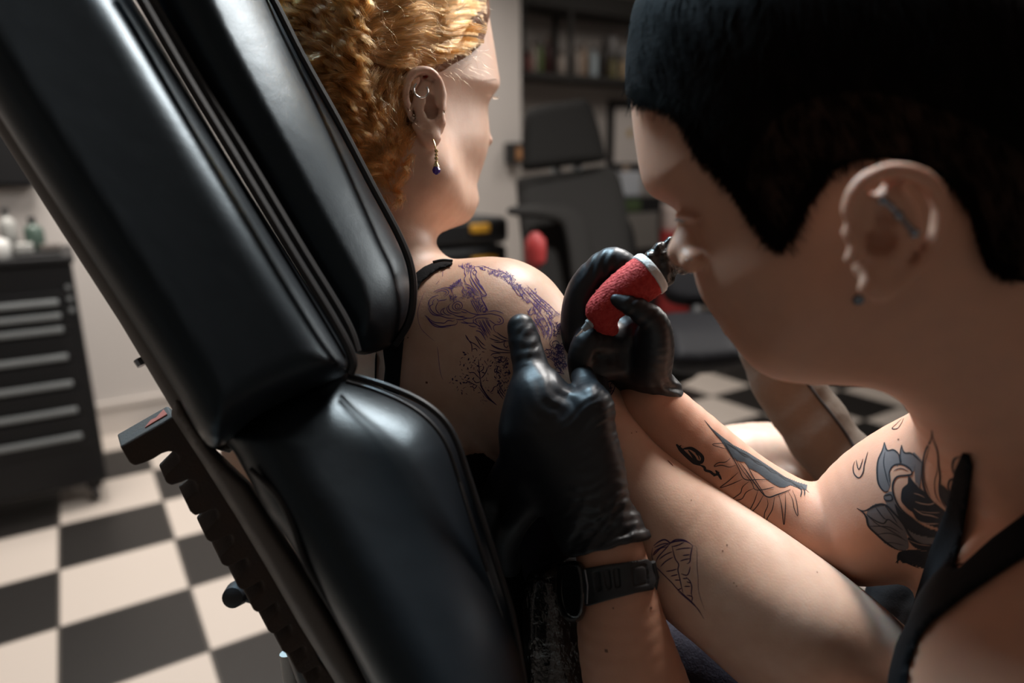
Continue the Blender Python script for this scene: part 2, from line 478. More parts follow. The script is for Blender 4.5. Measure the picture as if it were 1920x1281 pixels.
b = MB(); wbox(b, sC - .12, sC, 0, 2.9, -REC, -.12); struct('wall_return', b, M['wall2'])
b = MB(); b.box(wp(sC + 6, 1.45, 3), .12, 2.9, 7.1, [UD, ZD, VD]); struct('wall_right', b, M['wall2'])
b = MB(); b.box(wp(-4.5, 1.45, 3.2), .12, 2.9, 6.5, [UD, ZD, VD]); struct('wall_far_left', b, M['wall'])
b = MB(); b.box(wp(.75, 1.45, 6.4), 10.6, 2.9, .12, [UD, ZD, VD]); struct('wall_front', b, M['wall2'])
b = MB(); b.box(wp(.75, 2.95, 2.9), 10.6, .1, 7.2, [UD, ZD, VD]); struct('ceiling', b, M['wall2'])
_, hb = sz(225, 750)
b = MB(); wbox(b, -4.4, sC + .015, 0, hb, 0, .012); wbox(b, -4.4, sC + .015, hb - .03, hb, .012, .02); struct('baseboard_left', b, M['base'])
b = MB(); wbox(b, sC, sC + 5.9, 0, hb, -REC, -REC + .012); struct('baseboard_back', b, M['base'])

# ---- tool chest at the left
cp = ground(190, 948)
bf = float((cp - pw) @ VD)               # its front face's distance from the wall
def cz(u, v): return sz(u, v, cp)
s1, zt = cz(148, 492); sb, zb = cz(190, 905)
s1 = (s1 + sb) / 2; s0 = s1 - .72
M['chest'] = mat('black_powder_coat', (.010, .010, .011), .5, spec=.3)
M['handle'] = mat('grey_aluminium_pull', (.22, .235, .24), .45, metal=.2)
t = empty('tool_chest', wp((s0 + s1) / 2, 0, bf - .22), 'tall black rolling tool chest with seven long grey drawer pulls by the left wall', 'tool chest')
b = MB(); wbox(b, s0, s1, zb, zt, bf - .42, bf - .012, .008); b.build('body', M['chest'], t)
hs = [(121, 565), (127, 590), (132, 615), (140, 666), (152, 715), (161, 764), (170, 812)]
zz = [cz(*h)[1] for h in hs]
for i, z in enumerate(zz):
    top = zz[i-1] - .012 if i else z + .035
    bot = z - .02 if i < 6 else z - .05
    if i: top = zz[i-1] - .024
    b = MB(); wbox(b, s0 + .015, s1 - .03, bot + .002, top, bf - .012, bf, .003)
    d = b.build('drawer', M['chest'], t)
    b = MB(); wbox(b, s0 + .03, s1 - .055, z - .011, z + .011, bf, bf + .018, .008); b.build('pull', M['handle'], d)
for z in (zt - .085, zt - .125, zt - .165):
    b = MB(); b.lathe(wp(s1 - .022, z, bf - .014), [(.009, 0), (.009, .006), (.006, .009)], [UD, ZD, VD]); b.build('lock', M['handle'], t)
b = MB(); wbox(b, s0 - .01, s1 + .01, zt, zt + .025, bf - .43, bf + .01, .008); b.build('worktop', M['chest'], t)
for (s, bb) in ((s1 - .045, bf - .06), (s0 + .05, bf - .06), (s1 - .045, bf - .36), (s0 + .05, bf - .36)):
    f_ = MB(); f_.box(wp(s, zb - .015, bb), .05, .03, .05, [UD, ZD, VD], .004); fo = f_.build('caster', M['chest'], t)
    f_ = MB(); f_.lathe(wp(s, .033, bb) - UD*.012, [(.02, 0), (.032, .004), (.033, .012), (.032, .02), (.02, .024)], [VD, ZD, UD]); f_.build('wheel', M['black'], fo)
    f_ = MB(); f_.tube([wp(s, zb - .02, bb), wp(s, .033, bb)], .01); f_.build('stem', M['black'], fo)
def bottle(name, s, z, bb, h, r, m, capm, label, cat='bottle', group=None, neck=.35):
    o = empty(name, wp(s, z, bb), label, cat, group)
    k = MB(); k.lathe(wp(s, z, bb), [(r*.9, 0), (r, .004), (r, h*.62), (r*.85, h*.72), (r*neck, h*.8), (r*neck, h*.86)]); k.build('body', m, o, True)
    k = MB(); k.lathe(wp(s, z + h*.86, bb), [(r*(neck+.06), 0), (r*(neck+.06), h*.12), (r*neck*.8, h*.14)]); k.build('cap', capm, o, True)
    return o
zw = zt + .025
gm = mat('dull_green_glass', (.07, .11, .09), .35); wm = mat('milky_plastic', (.42, .42, .40), .45)
def cs(u, v=500): return cz(u, v)[0]
bottle('spray_bottle', cs(72), zw, bf - .12, .13, .030, gm, M['black'], 'green tinted bottle with black cap on the black tool chest')
bottle('soap_bottle', cs(20), zw, bf - .2, .16, .026, wm, M['black'], 'milky bottle with dark cap near the left picture edge')
o = empty('glass_jar', wp(cs(-2), zw, bf - .05), 'white round jar at the left picture edge on the tool chest', 'jar')
k = MB(); k.lathe(wp(cs(-2), zw, bf - .05), [(.03, 0), (.038, .01), (.038, .05), (.03, .062), (.01, .068)]); k.build('body', M['white'], o, True)
o = empty('tray', wp(cs(85), zw, bf - .07), 'dark shallow tray lying on the tool chest top', 'tray')
k = MB(); wbox(k, cs(30), cs(120), zw, zw + .014, bf - .13, bf - .01, .006); k.build('body', M['black'], o)
for (u, w_, h_, mm, lab) in ((50, .05, .03, wm, 'pale folded cloth lying in the tray on the tool chest'), (100, .06, .022, M['backing'], 'small brown grey box at the right end of the tray')):
    k = MB(); wbox(k, cs(u) - w_/2, cs(u) + w_/2, zw + .014, zw + .014 + h_, bf - .10, bf - .04, .005)
    x = k.build('folded_cloth' if u == 50 else 'small_box', mm); tag(x, lab, 'cloth' if u == 50 else 'box')
k = MB(); sA, zA = sz(-40, 352); sB, zB = sz(52, 250)
wbox(k, sA - .2, sB, zA, zB + .35, .0, .09, .02); x = k.build('wall_cabinet', M['chest']); tag(x, 'black wall cabinet behind the chair back at left edge', 'cabinet')

# ---- shelf on the back wall
sp = wp(sC, 0, -.28)                      # front plane of the shelf
def hz(u, v, back=-.28):
    return sz(u, v, wp(0, 0, back))
M['shelf'] = mat('dark_shelf_metal', (.022, .020, .018), .6)
sl, zbS = hz(981, 143); _, ztS = hz(981, 4); sr = hz(1260, 170)[0]
t = empty('wall_shelf', wp(sl, zbS, -REC), 'dark metal wall shelf crowded with small bottles at top centre', 'shelf')
k = MB(); wbox(k, sl, sr, zbS, zbS + .035, -REC + .01, -.28); k.build('shelf_board', M['shelf'], t)
k = MB(); wbox(k, sl, sr, ztS, ztS + .12, -REC + .01, -.28); k.build('shelf_board', M['shelf'], t)
for u, ww, bk in ((983, .02, -.28), (1071, .03, -.28), (1044, .03, -.5), (1240, .03, -.28)):
    s, _ = hz(u, 80, bk)
    k = MB(); wbox(k, s - ww/2, s + ww/2, zbS + .035, ztS, bk - .02, bk); k.build('upright', M['shelf'], t)
cols = {'red': (.16, .02, .015), 'green': (.14, .19, .08), 'wine': (.05, .015, .015), 'cream': (.42, .36, .32), 'tan': (.34, .24, .17), 'blue': (.35, .42, .46), 'dark': (.02, .015, .013), 'olive': (.13, .11, .04), 'brown': (.10, .05, .025), 'sand': (.40, .30, .18)}
CM = {c: mat('bottle_' + c, v, .4) for c, v in cols.items()}
items = [(987, 'red', .10, .030, 'red squat bottle at the left end of the wall shelf'), (1000, 'cream', .14, .022, 'pale bottle with brown cap just right of the red one'), (1012, 'green', .15, .022, 'green bottle standing second from left upright of the shelf'),
         (1027, 'wine', .17, .026, 'dark wine red bottle left of the white jar on the shelf'), (1052, 'cream', .11, .027, 'whitish bottle between the two middle shelf uprights'), (1082, 'cream', .14, .024, 'cream bottle just right of the middle shelf upright'),
         (1094, 'tan', .16, .022, 'tan bottle between the cream and the blue bottles'), (1112, 'blue', .15, .030, 'pale blue bottle in the middle of the wall shelf'), (1130, 'dark', .19, .025, 'tall dark bottle right of the pale blue one'),
         (1148, 'olive', .12, .030, 'squat olive bottle beside the dark one on the shelf'), (1168, 'sand', .12, .024, 'sand coloured bottle nearest the dark haired head')]
for u, c, h, r, lab in items:
    s, _ = hz(u, 120, -.34)
    bottle('bottle', s, zbS + .035, -.34, h * 1.35, r * 1.15, CM[c], CM['brown' if c in ('cream', 'tan', 'wine') else 'dark'], lab, group='bottles on the wall shelf')
s, _ = hz(1154, 90, -.42)
for i, (du, dz_, r) in enumerate(((0, .20, .04), (.10, .14, .036))):
    o = tag(MB_obj := (lambda k: (k.lathe(wp(s + du, zbS + .035, -.46), [(r*.5, 0), (r*.4, .05), (r*.9, dz_), (r, dz_ + .06), (r*.7, dz_ + .10)]), k.build('glass_vase', mat('frosted_glass', (.36, .35, .35), .3, trans=.3), None, True))[1])(MB()),
            ['frosted glass vase, the taller one, at the back of the shelf', 'frosted glass vase, the shorter one, beside the taller'][i], 'vase')

# ---- framed picture, boxes and cabinet below the shelf
def rect_px(mb, u0, v0, u1, v1, back0, back1, bev=0):
    s0_, z1_ = hz(u0, v0, back1); s1_, z0_ = hz(u1, v1, back1)
    wbox(mb, s0_, s1_, z0_, z1_, back0, back1, bev); return s0_, s1_, z0_, z1_
t = empty('picture_frame', wp(hz(1180, 250)[0], 1.2, -REC), 'black framed white certificate with gold emblem beside the forehead', 'picture')
k = MB(); a = rect_px(k, 1143, 190, 1222, 316, -REC + .005, -REC + .03, .004); k.build('frame', M['black'], t)
k = MB(); rect_px(k, 1154, 203, 1214, 306, -REC + .03, -REC + .034); k.build('paper', mat('white_paper', (.62, .57, .54), .8), t)
k = MB(); s_, z_ = hz(1181, 250, -REC + .034); k.lathe(wp(s_, z_, -REC + .034), [(.028, 0), (.028, .004), (.018, .006)], [UD, ZD, VD]); k.build('emblem', mat('gold_print', (.5, .33, .10), .5), t)
k = MB(); s0_, z1_ = hz(1168, 322, -.30); s1_, _ = hz(1203, 322, -.30); z0_ = hz(1152, 372, -.12)[1]; a = (s0_, s1_, z0_ + .001, z1_); wbox(k, s0_, s1_, z0_ + .001, z1_, -.40, -.30, .01); o = k.build('paper_roll_box', mat('white_blue_card', (.50, .53, .58), .6)); tag(o, 'bluish white box standing on the dark drawer cabinet', 'box')
k = MB(); k.lathe(wp(hz(1173, 322, -.38)[0], a[3], -.38), [(.02, 0), (.024, .01), (.024, .03), (.015, .045)]); o = k.build('lid_jar', CM['tan'], None, True); tag(o, 'little tan jar on top of the bluish white box', 'jar')
t = empty('drawer_cabinet', wp(hz(1195, 420)[0], 0, -.3), 'dark cabinet with three grey drawers beside the nose', 'cabinet')
k = MB(); s0_, z1_ = hz(1152, 372, -.12); s1_, z0_ = hz(1240, 470, -.12)
wbox(k, s0_, s1_, 0.02, z1_, -.50, -.135, .005); k.build('body', M['black'], t)
for v0, v1 in ((402, 420), (424, 441), (445, 463)):
    k = MB(); rect_px(k, 1157, v0, 1234, v1, -.135, -.12, .004); dd = k.build('drawer', mat('grey_drawer_front', (.17, .16, .15), .5), t)
k = MB(); rect_px(k, 1166, 375, 1202, 396, -.135, -.115, .008); k.build('label_panel', mat('green_panel', (.06, .09, .04), .5), t)
k = MB(); s_, z_ = hz(1262, 430, -.2); s_ = max(s_, hz(1240, 420, -.12)[0] + .19)
k.lathe(wp(s_, 0, -.2), [(.15, 0), (.17, .02), (.17, z_ - .05), (.16, z_)], n=28); o = k.build('red_bucket', M['red'], None, True); tag(o, 'red bin seen between the grey drawers and the nose', 'bin')
k = MB(); k.lathe(wp(s_, z_, -.2), [(.12, 0), (.13, .05), (.13, .16), (.10, .19)], n=28); o = k.build('white_tub', mat('tub_white', (.6, .5, .47), .6), None, True); tag(o, 'pale pinkish tub standing on the red bin', 'tub')
# small wall box left of the barber chair
t = empty('wall_dispenser', wp(sz(965, 290)[0], 1.25, 0), 'small dark wall dispenser with an orange front beside the barber chair', 'dispenser')
s0_, z1_ = sz(944, 268); s1_, z0_ = sz(975, 308)
k = MB(); wbox(k, s0_, s1_, z0_, z1_, 0, .09, .01); k.build('body', M['black'], t)
k = MB(); wbox(k, s0_ + .03, s1_ - .02, z0_ + .025, z1_ - .03, .09, .096, .003); k.build('front_panel', mat('orange_panel', (.40, .20, .09), .5), t)

# ---- black trolley with yellow latches, lamp pole
pt = P(880, 430, 2.35); bt = float((pt - pw) @ VD)
def tz(u, v): return sz(u, v, pt)
s0_, z1_ = tz(798, 414); s1_, _ = tz(953, 420)
t = empty('tool_trolley', wp((s0_ + s1_)/2, 0, bt - .2), 'black stacked tool trolley with yellow latches behind the chin', 'trolley')
k = MB(); wbox(k, s0_, s1_, .10, z1_ - .10, bt - .38, bt, .02); k.build('body', M['black'], t)
k = MB(); wbox(k, s0_ - .005, s1_ + .005, z1_ - .095, z1_, bt - .385, bt + .005, .025); k.build('lid', M['black'], t)
for (u, v, ww, hh) in ((897, 428, .075, .03), (905, 492, .10, .045), (830, 428, .06, .02)):
    s_, z_ = tz(u, v); k = MB(); wbox(k, s_ - ww/2, s_ + ww/2, z_ - hh/2, z_ + hh/2, bt, bt + .02, .006)
    if u != 830: k.build('latch', M['yellow'], t)
for s_ in (s0_ + .06, s1_ - .06):
    k = MB(); k.lathe(wp(s_, .06, bt - .1) - UD*.015, [(.03, 0), (.058, .005), (.06, .015), (.058, .025), (.03, .03)], [VD, ZD, UD]); k.build('wheel', M['black'], t)
    k = MB(); k.lathe(wp(s_, .06, bt - .32) - UD*.015, [(.03, 0), (.058, .005), (.06, .015), (.058, .025), (.03, .03)], [VD, ZD, UD]); k.build('wheel', M['black'], t)
s_, _ = tz(909, 380)
t = empty('pole_stand', wp(s_, 0, bt - .55), 'slim dark grey pole stand rising behind the chin', 'stand')
gp = mat('dark_grey_tube', (.06, .058, .055), .5)
k = MB(); k.tube([wp(s_, .03, bt - .55), wp(s_, 1.75, bt - .55)], .018, 14); k.build('pole', gp, t, True)
k = MB(); k.lathe(wp(s_, 0, bt - .55), [(.14, 0), (.14, .012), (.03, .03), (.02, .05)]); k.build('base', gp, t, True)

# ---- barber chair in the background
M['bchair'] = mat('dark_grey_leatherette', (.010, .0095, .009), .8, spec=.10)
M['bchair2'] = mat('worn_charcoal_vinyl', (.020, .019, .018), .8, spec=.12)
gz = P(1080, 400, 2.3)
t = empty('barber_chair', (gz[0], gz[1], 0), 'dark grey barber chair with tilted headrest in the background', 'chair')
def solid(name, poly, anch, R, T, m, parent, h=.006, pad=30, **kw):
    pl = np.array(poly, float); ds = [a[2] for a in anch]
    lo, hi = box_uvd(pl[:, 0].min() - pad, pl[:, 0].max() + pad, pl[:, 1].min() - pad, pl[:, 1].max() + pad, min(ds) - T - .03, max(ds) + T + .03)
    return sdf_obj(name, infl(poly, anch, R, T, **kw), lo, hi, h, m, parent)
solid('headrest', [(984, 216), (1010, 199), (1060, 190), (1096, 186), (1112, 205), (1134, 285), (1128, 303), (1060, 312), (985, 320), (979, 300)], [(980, 250, 2.15), (1140, 250, 2.32), (1060, 320, 2.2)], .035, .06, M['bchair'], t, .010)
k = MB(); k.tube([P(1040, 300, 2.3), P(1050, 370, 2.3)], .018); k.tube([P(1080, 300, 2.3), P(1090, 370, 2.3)], .018); k.build('headrest_post', M['steel'], t, True)
solid('backrest', [(968, 352), (985, 332), (1060, 322), (1130, 312), (1160, 330), (1176, 400), (1182, 500), (1165, 600), (1090, 640), (1010, 620), (985, 500)], [(980, 350, 2.2), (1170, 350, 2.35), (1080, 600, 2.1)], .05, .06, M['bchair2'], t, .012)
solid('armrest', [(950, 394), (970, 386), (1045, 384), (1085, 398), (1108, 440), (1120, 540), (1130, 640), (1085, 650), (1075, 560), (1060, 450), (1040, 416), (960, 404)], [(950, 394, 1.95), (1100, 450, 2.1), (1090, 640, 1.95)], .03, .035, M['bchair2'], t, .008)
solid('armrest', [(1170, 420), (1190, 440), (1200, 560), (1195, 640), (1170, 650), (1160, 560)], [(1170, 420, 2.4), (1190, 560, 2.35), (1170, 640, 2.3)], .03, .035, M['bchair'], t, .010)
solid('seat', [(1000, 600), (1150, 580), (1300, 600), (1330, 660), (1280, 720), (1100, 730), (1010, 690)], [(1000, 600, 2.2), (1300, 600, 2.1), (1150, 720, 1.9)], .06, .12, M['bchair'], t, .014)
k = MB(); k.lathe((gz[0] + .15, gz[1], 0), [(.30, 0), (.30, .03), (.08, .07), (.06, .10), (.06, .5)], n=32); k.build('pedestal', M['steel'], t, True)
k = MB(); k.lathe(P(1004, 470, 1.9), [(.008, -.05), (.028, -.03), (.03, 0), (.028, .03), (.010, .05)], n=16); o = k.build('red_clamp_grip', M['red'], t, True)
# ---- black stool in the middle distance
M['stool'] = mat('black_vinyl_seat', (.010, .010, .012), .6, spec=.12)
gs = P(1310, 700, 1.5)
t = empty('work_stool', (gs[0], gs[1], 0), 'black padded work stool behind the gloved hand and chin', 'stool')
solid('seat', [(1235, 600), (1290, 585), (1350, 590), (1400, 620), (1405, 680), (1330, 700), (1250, 690)], [(1235, 600, 1.5), (1400, 600, 1.55), (1300, 700, 1.4)], .05, .13, M['stool'], t, .010)
solid('back_cushion', [(1244, 500), (1300, 485), (1345, 500), (1350, 560), (1300, 575), (1246, 560)], [(1240, 520, 1.7), (1350, 520, 1.72), (1300, 560, 1.7)], .03, .04, M['stool'], t, .008)
k = MB(); k.tube([P(1300, 660, 1.55), P(1305, 540, 1.75)], .015); k.build('back_bar', M['black'], t, True)
k = MB(); k.lathe((gs[0], gs[1], 0), [(.04, .06), (.03, .08), (.03, .75 - .2)], n=20); k.build('column', M['black'], t, True)
for i in range(5):
    a = 2*math.pi*i/5; k = MB(); k.tube([(gs[0], gs[1], .09), (gs[0] + .26*math.cos(a), gs[1] + .26*math.sin(a), .07)], [.028, .02]); lg = k.build('leg', M['black'], t, True)
    k = MB(); k.lathe((gs[0] + .26*math.cos(a), gs[1] + .26*math.sin(a) - .015, .03), [(.015, 0), (.03, .004), (.03, .026), (.015, .03)], [XH, ZD, np.array([0, 1., 0])]); k.build('wheel', M['black'], lg, True)
# ================================================================ the tattoo chair
tc0 = P(560, 900, .62)
chair = empty('tattoo_chair', (tc0[0], tc0[1], 0), 'black leather tattoo chair with thick back pads and a toothed ratchet bar', 'chair')
def pad(name, poly, anch, R, T, m=None, parent=None, h=.004, **kw):
    return solid(name, poly, anch, R, T, m or M['leather'], parent or chair, h, 40, **kw)
def onface(u, v, anch, T, lift=0.0):
    return P(u, v, float(plane_fit(anch)(u, v)) - T - lift)
# big near pad
aA = [(0, 200, .385), (640, 700, .455), (300, 0, .445)]
A = [(-260, -250), (-120, -260), (60, -280), (115, -200), (250, 0), (340, 150), (430, 300), (540, 480), (620, 610), (655, 676), (650, 700), (620, 716), (540, 750), (470, 790), (425, 830), (395, 838), (365, 800), (330, 735), (240, 590), (130, 420), (20, 250), (-60, 120), (-180, -80)]
pA = pad('back_pad', A, aA, .024, .040, h=.0035)
# piping in the groove along its right edge and the narrow lip beside it
def line_obj(name, pts, r, m, parent, n=8):
    k = MB(); k.tube(catmull([P(*p) for p in pts], 8), r, n); return k.build(name, m, parent, True)
line_obj('piping', [(248, -30, .405), (345, 138, .41), (440, 295, .415), (545, 470, .42), (628, 606, .425), (660, 672, .43), (656, 700, .432)], .0032, M['piping'], pA)
line_obj('piping', [(262, -40, .425), (360, 130, .43), (460, 292, .435), (560, 460, .44), (645, 600, .445), (668, 660, .447)], .0036, M['piping'], pA)
# vinyl wrapped board behind it, seen as a lighter edge strip
Bk = [(-290, -250), (-180, -250), (60, -250), (300, 100), (600, 640), (560, 740), (430, 850), (360, 830), (318, 760), (225, 605), (112, 430), (-4, 248), (-90, 110)]
pad('back_board', Bk, [(0, 200, .455), (640, 700, .49), (300, 0, .48)], .010, .016, M['backing'], h=.0035, smooth=False)
# second pad, next to the client's head
aB = [(500, 50, .50), (700, 600, .51), (400, 100, .47)]
Bp = [(200, -250), (330, -260), (420, -200), (506, 0), (560, 108), (628, 232), (690, 350), (738, 440), (764, 495), (772, 550), (764, 600), (735, 645), (700, 662), (670, 664), (640, 640), (590, 560), (500, 400), (400, 220), (320, 70), (240, -100)]
pB = pad('head_pad', Bp, aB, .052, .050, h=.0035)
line_obj('piping', [(478, -60, .492), (513, 0, .492), (567, 106, .494), (636, 230, .496), (699, 350, .498), (747, 440, .50), (770, 500, .502), (775, 555, .503), (766, 604, .505), (740, 646, .51)], .0030, M['piping'], pB)
line_obj('seam', [(300, -50, .452), (355, 60, .452), (400, 140, .453)], .0012, M['piping'], pB)
# lower pad
aC = [(560, 900, .45), (900, 1000, .48), (640, 730, .49)]
Cp = [(620, 690), (700, 722), (765, 748), (812, 775), (845, 812), (864, 850), (890, 930), (920, 1020), (950, 1110), (975, 1200), (990, 1300), (1010, 1400), (800, 1420), (760, 1400), (700, 1290), (640, 1180), (580, 1080), (540, 1015), (500, 960), (468, 900), (440, 850), (420, 815), (470, 760), (560, 710)]
pC = pad('side_pad', Cp, aC, .040, .052, h=.0035)
line_obj('piping', [(655, 703, .452), (720, 722, .447), (785, 750, .443), (830, 785, .44), (856, 828, .438), (874, 880, .437), (900, 960, .436), (932, 1060, .436), (962, 1160, .437), (984, 1290, .44)], .0022, M['piping'], pC)
line_obj('piping', [(650, 716, .446), (712, 735, .440), (772, 764, .435), (812, 797, .432), (838, 836, .430), (858, 892, .430), (884, 975, .43), (914, 1070, .43)], .0014, M['piping'], pC)
# stitches beside the piping
k = MB()
st = catmull([(862, 905, .4285), (886, 985, .429), (915, 1075, .4295), (944, 1165, .43), (962, 1240, .43)], 14)
for i in range(0, len(st) - 1, 1):
    a = P(*st[i]); b_ = P(*(st[i] * .35 + st[i+1] * .65)); k.tube([a, b_], .0006, 6)
k.build('stitching', mat('grey_thread', (.06, .06, .06), .7), pC, True)
# fold from the upper corner to the front
line_obj('seam', [(470, 880, .412), (520, 930, .404), (548, 985, .402), (575, 1060, .404), (640, 1170, .408), (700, 1290, .415)], .0018, M['piping'], pC)
# frame strip below the pads
Fp = [(330, 740), (352, 762), (400, 838), (470, 905), (520, 985), (585, 1085), (645, 1190), (700, 1290), (760, 1400), (700, 1400), (640, 1300), (560, 1170), (500, 1065), (440, 965), (380, 870), (320, 778)]
pad('frame_rail', Fp, [(340, 780, .462), (640, 1250, .452), (500, 1000, .458)], .008, .022, M['backing'], h=.003, smooth=False)
# latch detail on the board's edge
line_obj('hinge_pin', [(258, 674, .468), (266, 686, .468)], .003, M['chrome'], chair)
# release lever
k = MB(); k.tube(catmull([P(752, 1262, .41), P(768, 1244, .40), P(795, 1226, .396), P(822, 1212, .396)], 6), .0048, 12); lv = k.build('lever', M['chrome'], chair, True)
k = MB(); k.tube([P(745, 1274, .43), P(754, 1258, .408)], .008, 12); k.build('lever_boss', M['black'], lv, True)
# ---- toothed ratchet bar: one profile, extruded
T_ = [((337, 868), (308, 897), (313, 907), (322, 911), (341, 905), (352, 900)), ((370, 923), (347, 939), (357, 960), (366, 968), (383, 963), (394, 958)),
      ((410, 975), (383, 1001), (388, 1013), (396, 1018), (412, 1013), (421, 1008)), ((438, 1022), (412, 1048), (417, 1060), (427, 1064), (438, 1060), (448, 1054)),
      ((467, 1066), (442, 1089), (447, 1103), (456, 1108), (468, 1103), (476, 1098)), ((496, 1108), (470, 1132), (476, 1146), (484, 1150), (497, 1144), (505, 1139)),
      ((523, 1148), (499, 1173), (504, 1186), (511, 1190), (524, 1184), (532, 1179)), ((548, 1190), (526, 1212), (531, 1224), (540, 1228), (552, 1222), (560, 1217)),
      ((575, 1230), (553, 1252), (558, 1262), (566, 1266), (580, 1260), (588, 1255)), ((602, 1268), (580, 1290), (585, 1300), (595, 1304), (610, 1300), (620, 1296))]
prof = [(225, 837), (236, 856), (244, 869), (253, 874), (270, 869), (288, 861), (304, 851), (317, 847), (328, 849), (337, 857)]
for t_ in T_:
    if t_ is not T_[0]:
        b_ = t_[0]; prof += [(b_[0] - 4, b_[1] - 19), (b_[0] + 1, b_[1] - 10)]
    prof += list(t_)
prof += [(650, 1330), (640, 1290), (600, 1240), (560, 1150), (520, 1080), (480, 1015), (440, 950), (400, 890), (368, 830), (345, 795), (325, 780)]
D0 = .475
f3 = [q(u, v, D0 + (v - 820) * -0.00003) for u, v in prof]
ext = q(318, 764, D0 + .030) - q(330, 783, D0)
k = MB(); k.prism([W(p) for p in f3], MC.T @ ext)
rb = k.build('ratchet_bar', M['rack'], chair, bevel=.0012)
e_ = MC.T @ ext; up_n = np.cross(e_, W(q(325, 780, D0)) - W(q(225, 837, D0))); up_n /= np.linalg.norm(up_n); up_n *= np.sign(up_n[2])
def on_top(a, b): return W(q(225 + 100*a, 837 - 57*a, D0 + (820 - 820)*0)) * 1.0 + e_*b
pc = [on_top(.50, .25), on_top(.64, .55), on_top(.74, .50), on_top(.92, .80), on_top(.93, .30), on_top(.70, .28)]
k = MB(); k.prism([p + up_n*.0002 for p in pc], up_n*.0006); k.build('paint_patch', M['rust'], rb)
k = MB(); k.tube([P(538, 1225, .56), P(560, 1400, .57)], .006, 12); k.build('stay_rod', mat('pale_rod', (.5, .48, .45), .4), chair, True)
k = MB(); k.lathe(P(446, 1112, .60), [(.004, -.014), (.009, -.012), (.011, 0), (.009, .012), (.004, .014)], [UPI, RIGHT, FW]); k.build('adjusting_knob', M['black'], chair, True)
k = MB(); k.tube([P(446, 1112, .60), P(520, 1130, .6)], .006, 12); k.build('knob_shaft', M['black'], chair, True)
# seat, pedestal and base out of sight below
k = MB(); c_ = np.array([tc0[0] + .18, tc0[1] + .12, 0.0])
k.box(c_ + ZD * .56, .48, .55, .10, [XH, np.array([0, 1., 0]), ZD], .03); k.build('seat', M['leather'], chair, bevel=.01)
k = MB(); k.lathe(c_, [(.30, 0), (.30, .03), (.09, .06), (.07, .1), (.07, .51)], n=28); k.build('pedestal', M['steel'], chair, True)
k = MB(); k.tube([c_ + np.array([-.1, -.05, .55]), P(640, 1340, .5), P(560, 1130, .50)], .02, 12); k.build('support_arm', M['black'], chair, True)

# ---- crumpled film wrapped armrest between pad and wrist
arm = solid('armrest_pad', [(985, 1090), (1010, 1060), (1060, 1040), (1110, 1060), (1150, 1150), (1190, 1300), (1220, 1420), (1000, 1420), (985, 1300), (978, 1180)], [(990, 1100, .56), (1150, 1200, .57), (1050, 1350, .55)], .03, .035, mat('film_wrapped_black', (.012, .012, .012), .22, spec=.8, coat=.6, bump=[(45, .9, .010), (130, .5, .003)], coat_rough=.08), None, .004)
tag(arm, 'black armrest pad in crumpled cling film beside the watch', 'armrest')
# ================================================================ people
def ear_sdf(pt, s, side=1):
    """ear built in its own frame: pt(x, y, o) -> camera point; x towards the back, y up (unit = half ear height), o outwards; s = metres per unit"""
    def ch(nodes, k=5):
        return segs(catmull([np.r_[pt(a[0], a[1], a[2]), a[3] * s] for a in nodes], k))
    helix = ch([(-.34, .18, .06, .07), (-.42, .45, .14, .10), (-.32, .78, .24, .12), (-.02, .93, .30, .125), (.32, .80, .36, .13), (.50, .45, .38, .13), (.50, .05, .34, .12), (.36, -.35, .26, .11), (.16, -.66, .18, .13), (-.06, -.84, .12, .14), (-.22, -.72, .08, .12)])
    lobe = ch([(-.02, -.70, .10, .20), (-.12, -.62, .08, .15)])
    anti = ch([(-.16, .55, .10, .07), (.08, .50, .20, .10), (.24, .25, .24, .11), (.22, -.08, .22, .10), (.10, -.36, .18, .10), (-.06, -.46, .14, .09)])
    anti2 = ch([(.05, .72, .18, .07), (.12, .50, .20, .10)])
    plate = ch([(.08, .62, .06, .16), (.20, .20, .06, .20), (.10, -.25, .02, .18), (-.02, -.50, .02, .16), (-.2, .55, .0, .16)])
    trag = ch([(-.40, .12, .06, .10), (-.32, -.06, .10, .12), (-.38, -.28, .06, .10)])
    root = ch([(-.15, .40, -.22, .24), (.0, .0, -.24, .28), (-.10, -.40, -.2, .2)])
    a = su(.10 * s, helix, lobe, anti, anti2, trag); a = su(.16 * s, a, plate, root)
    bowl = su(.06 * s, ell(pt(-.06, -.04, .14), [.22 * s] * 3), ell(pt(-.02, .24, .16), [.15 * s] * 3))
    canal = ell(pt(-.22, -.02, .0), [.11 * s] * 3)
    scapha = ch([(-.24, .70, .30, .06), (.02, .76, .34, .08), (.30, .58, .38, .085), (.40, .25, .38, .08), (.38, -.10, .34, .07), (.24, -.42, .26, .05)])
    a = ssub(.05 * s, a, bowl); a = ssub(.03 * s, a, canal); a = ssub(.04 * s, a, scapha)
    return a
def frame(c, cx, cy):
    """camera-space frame from centre, back direction, up direction"""
    c = np.asarray(c, float); cx = np.asarray(cx, float); cy = np.asarray(cy, float)
    cy = cy / np.linalg.norm(cy); cx = cx - cy * (cx @ cy); cx /= np.linalg.norm(cx)
    return c, cx, cy, np.cross(cx, cy)

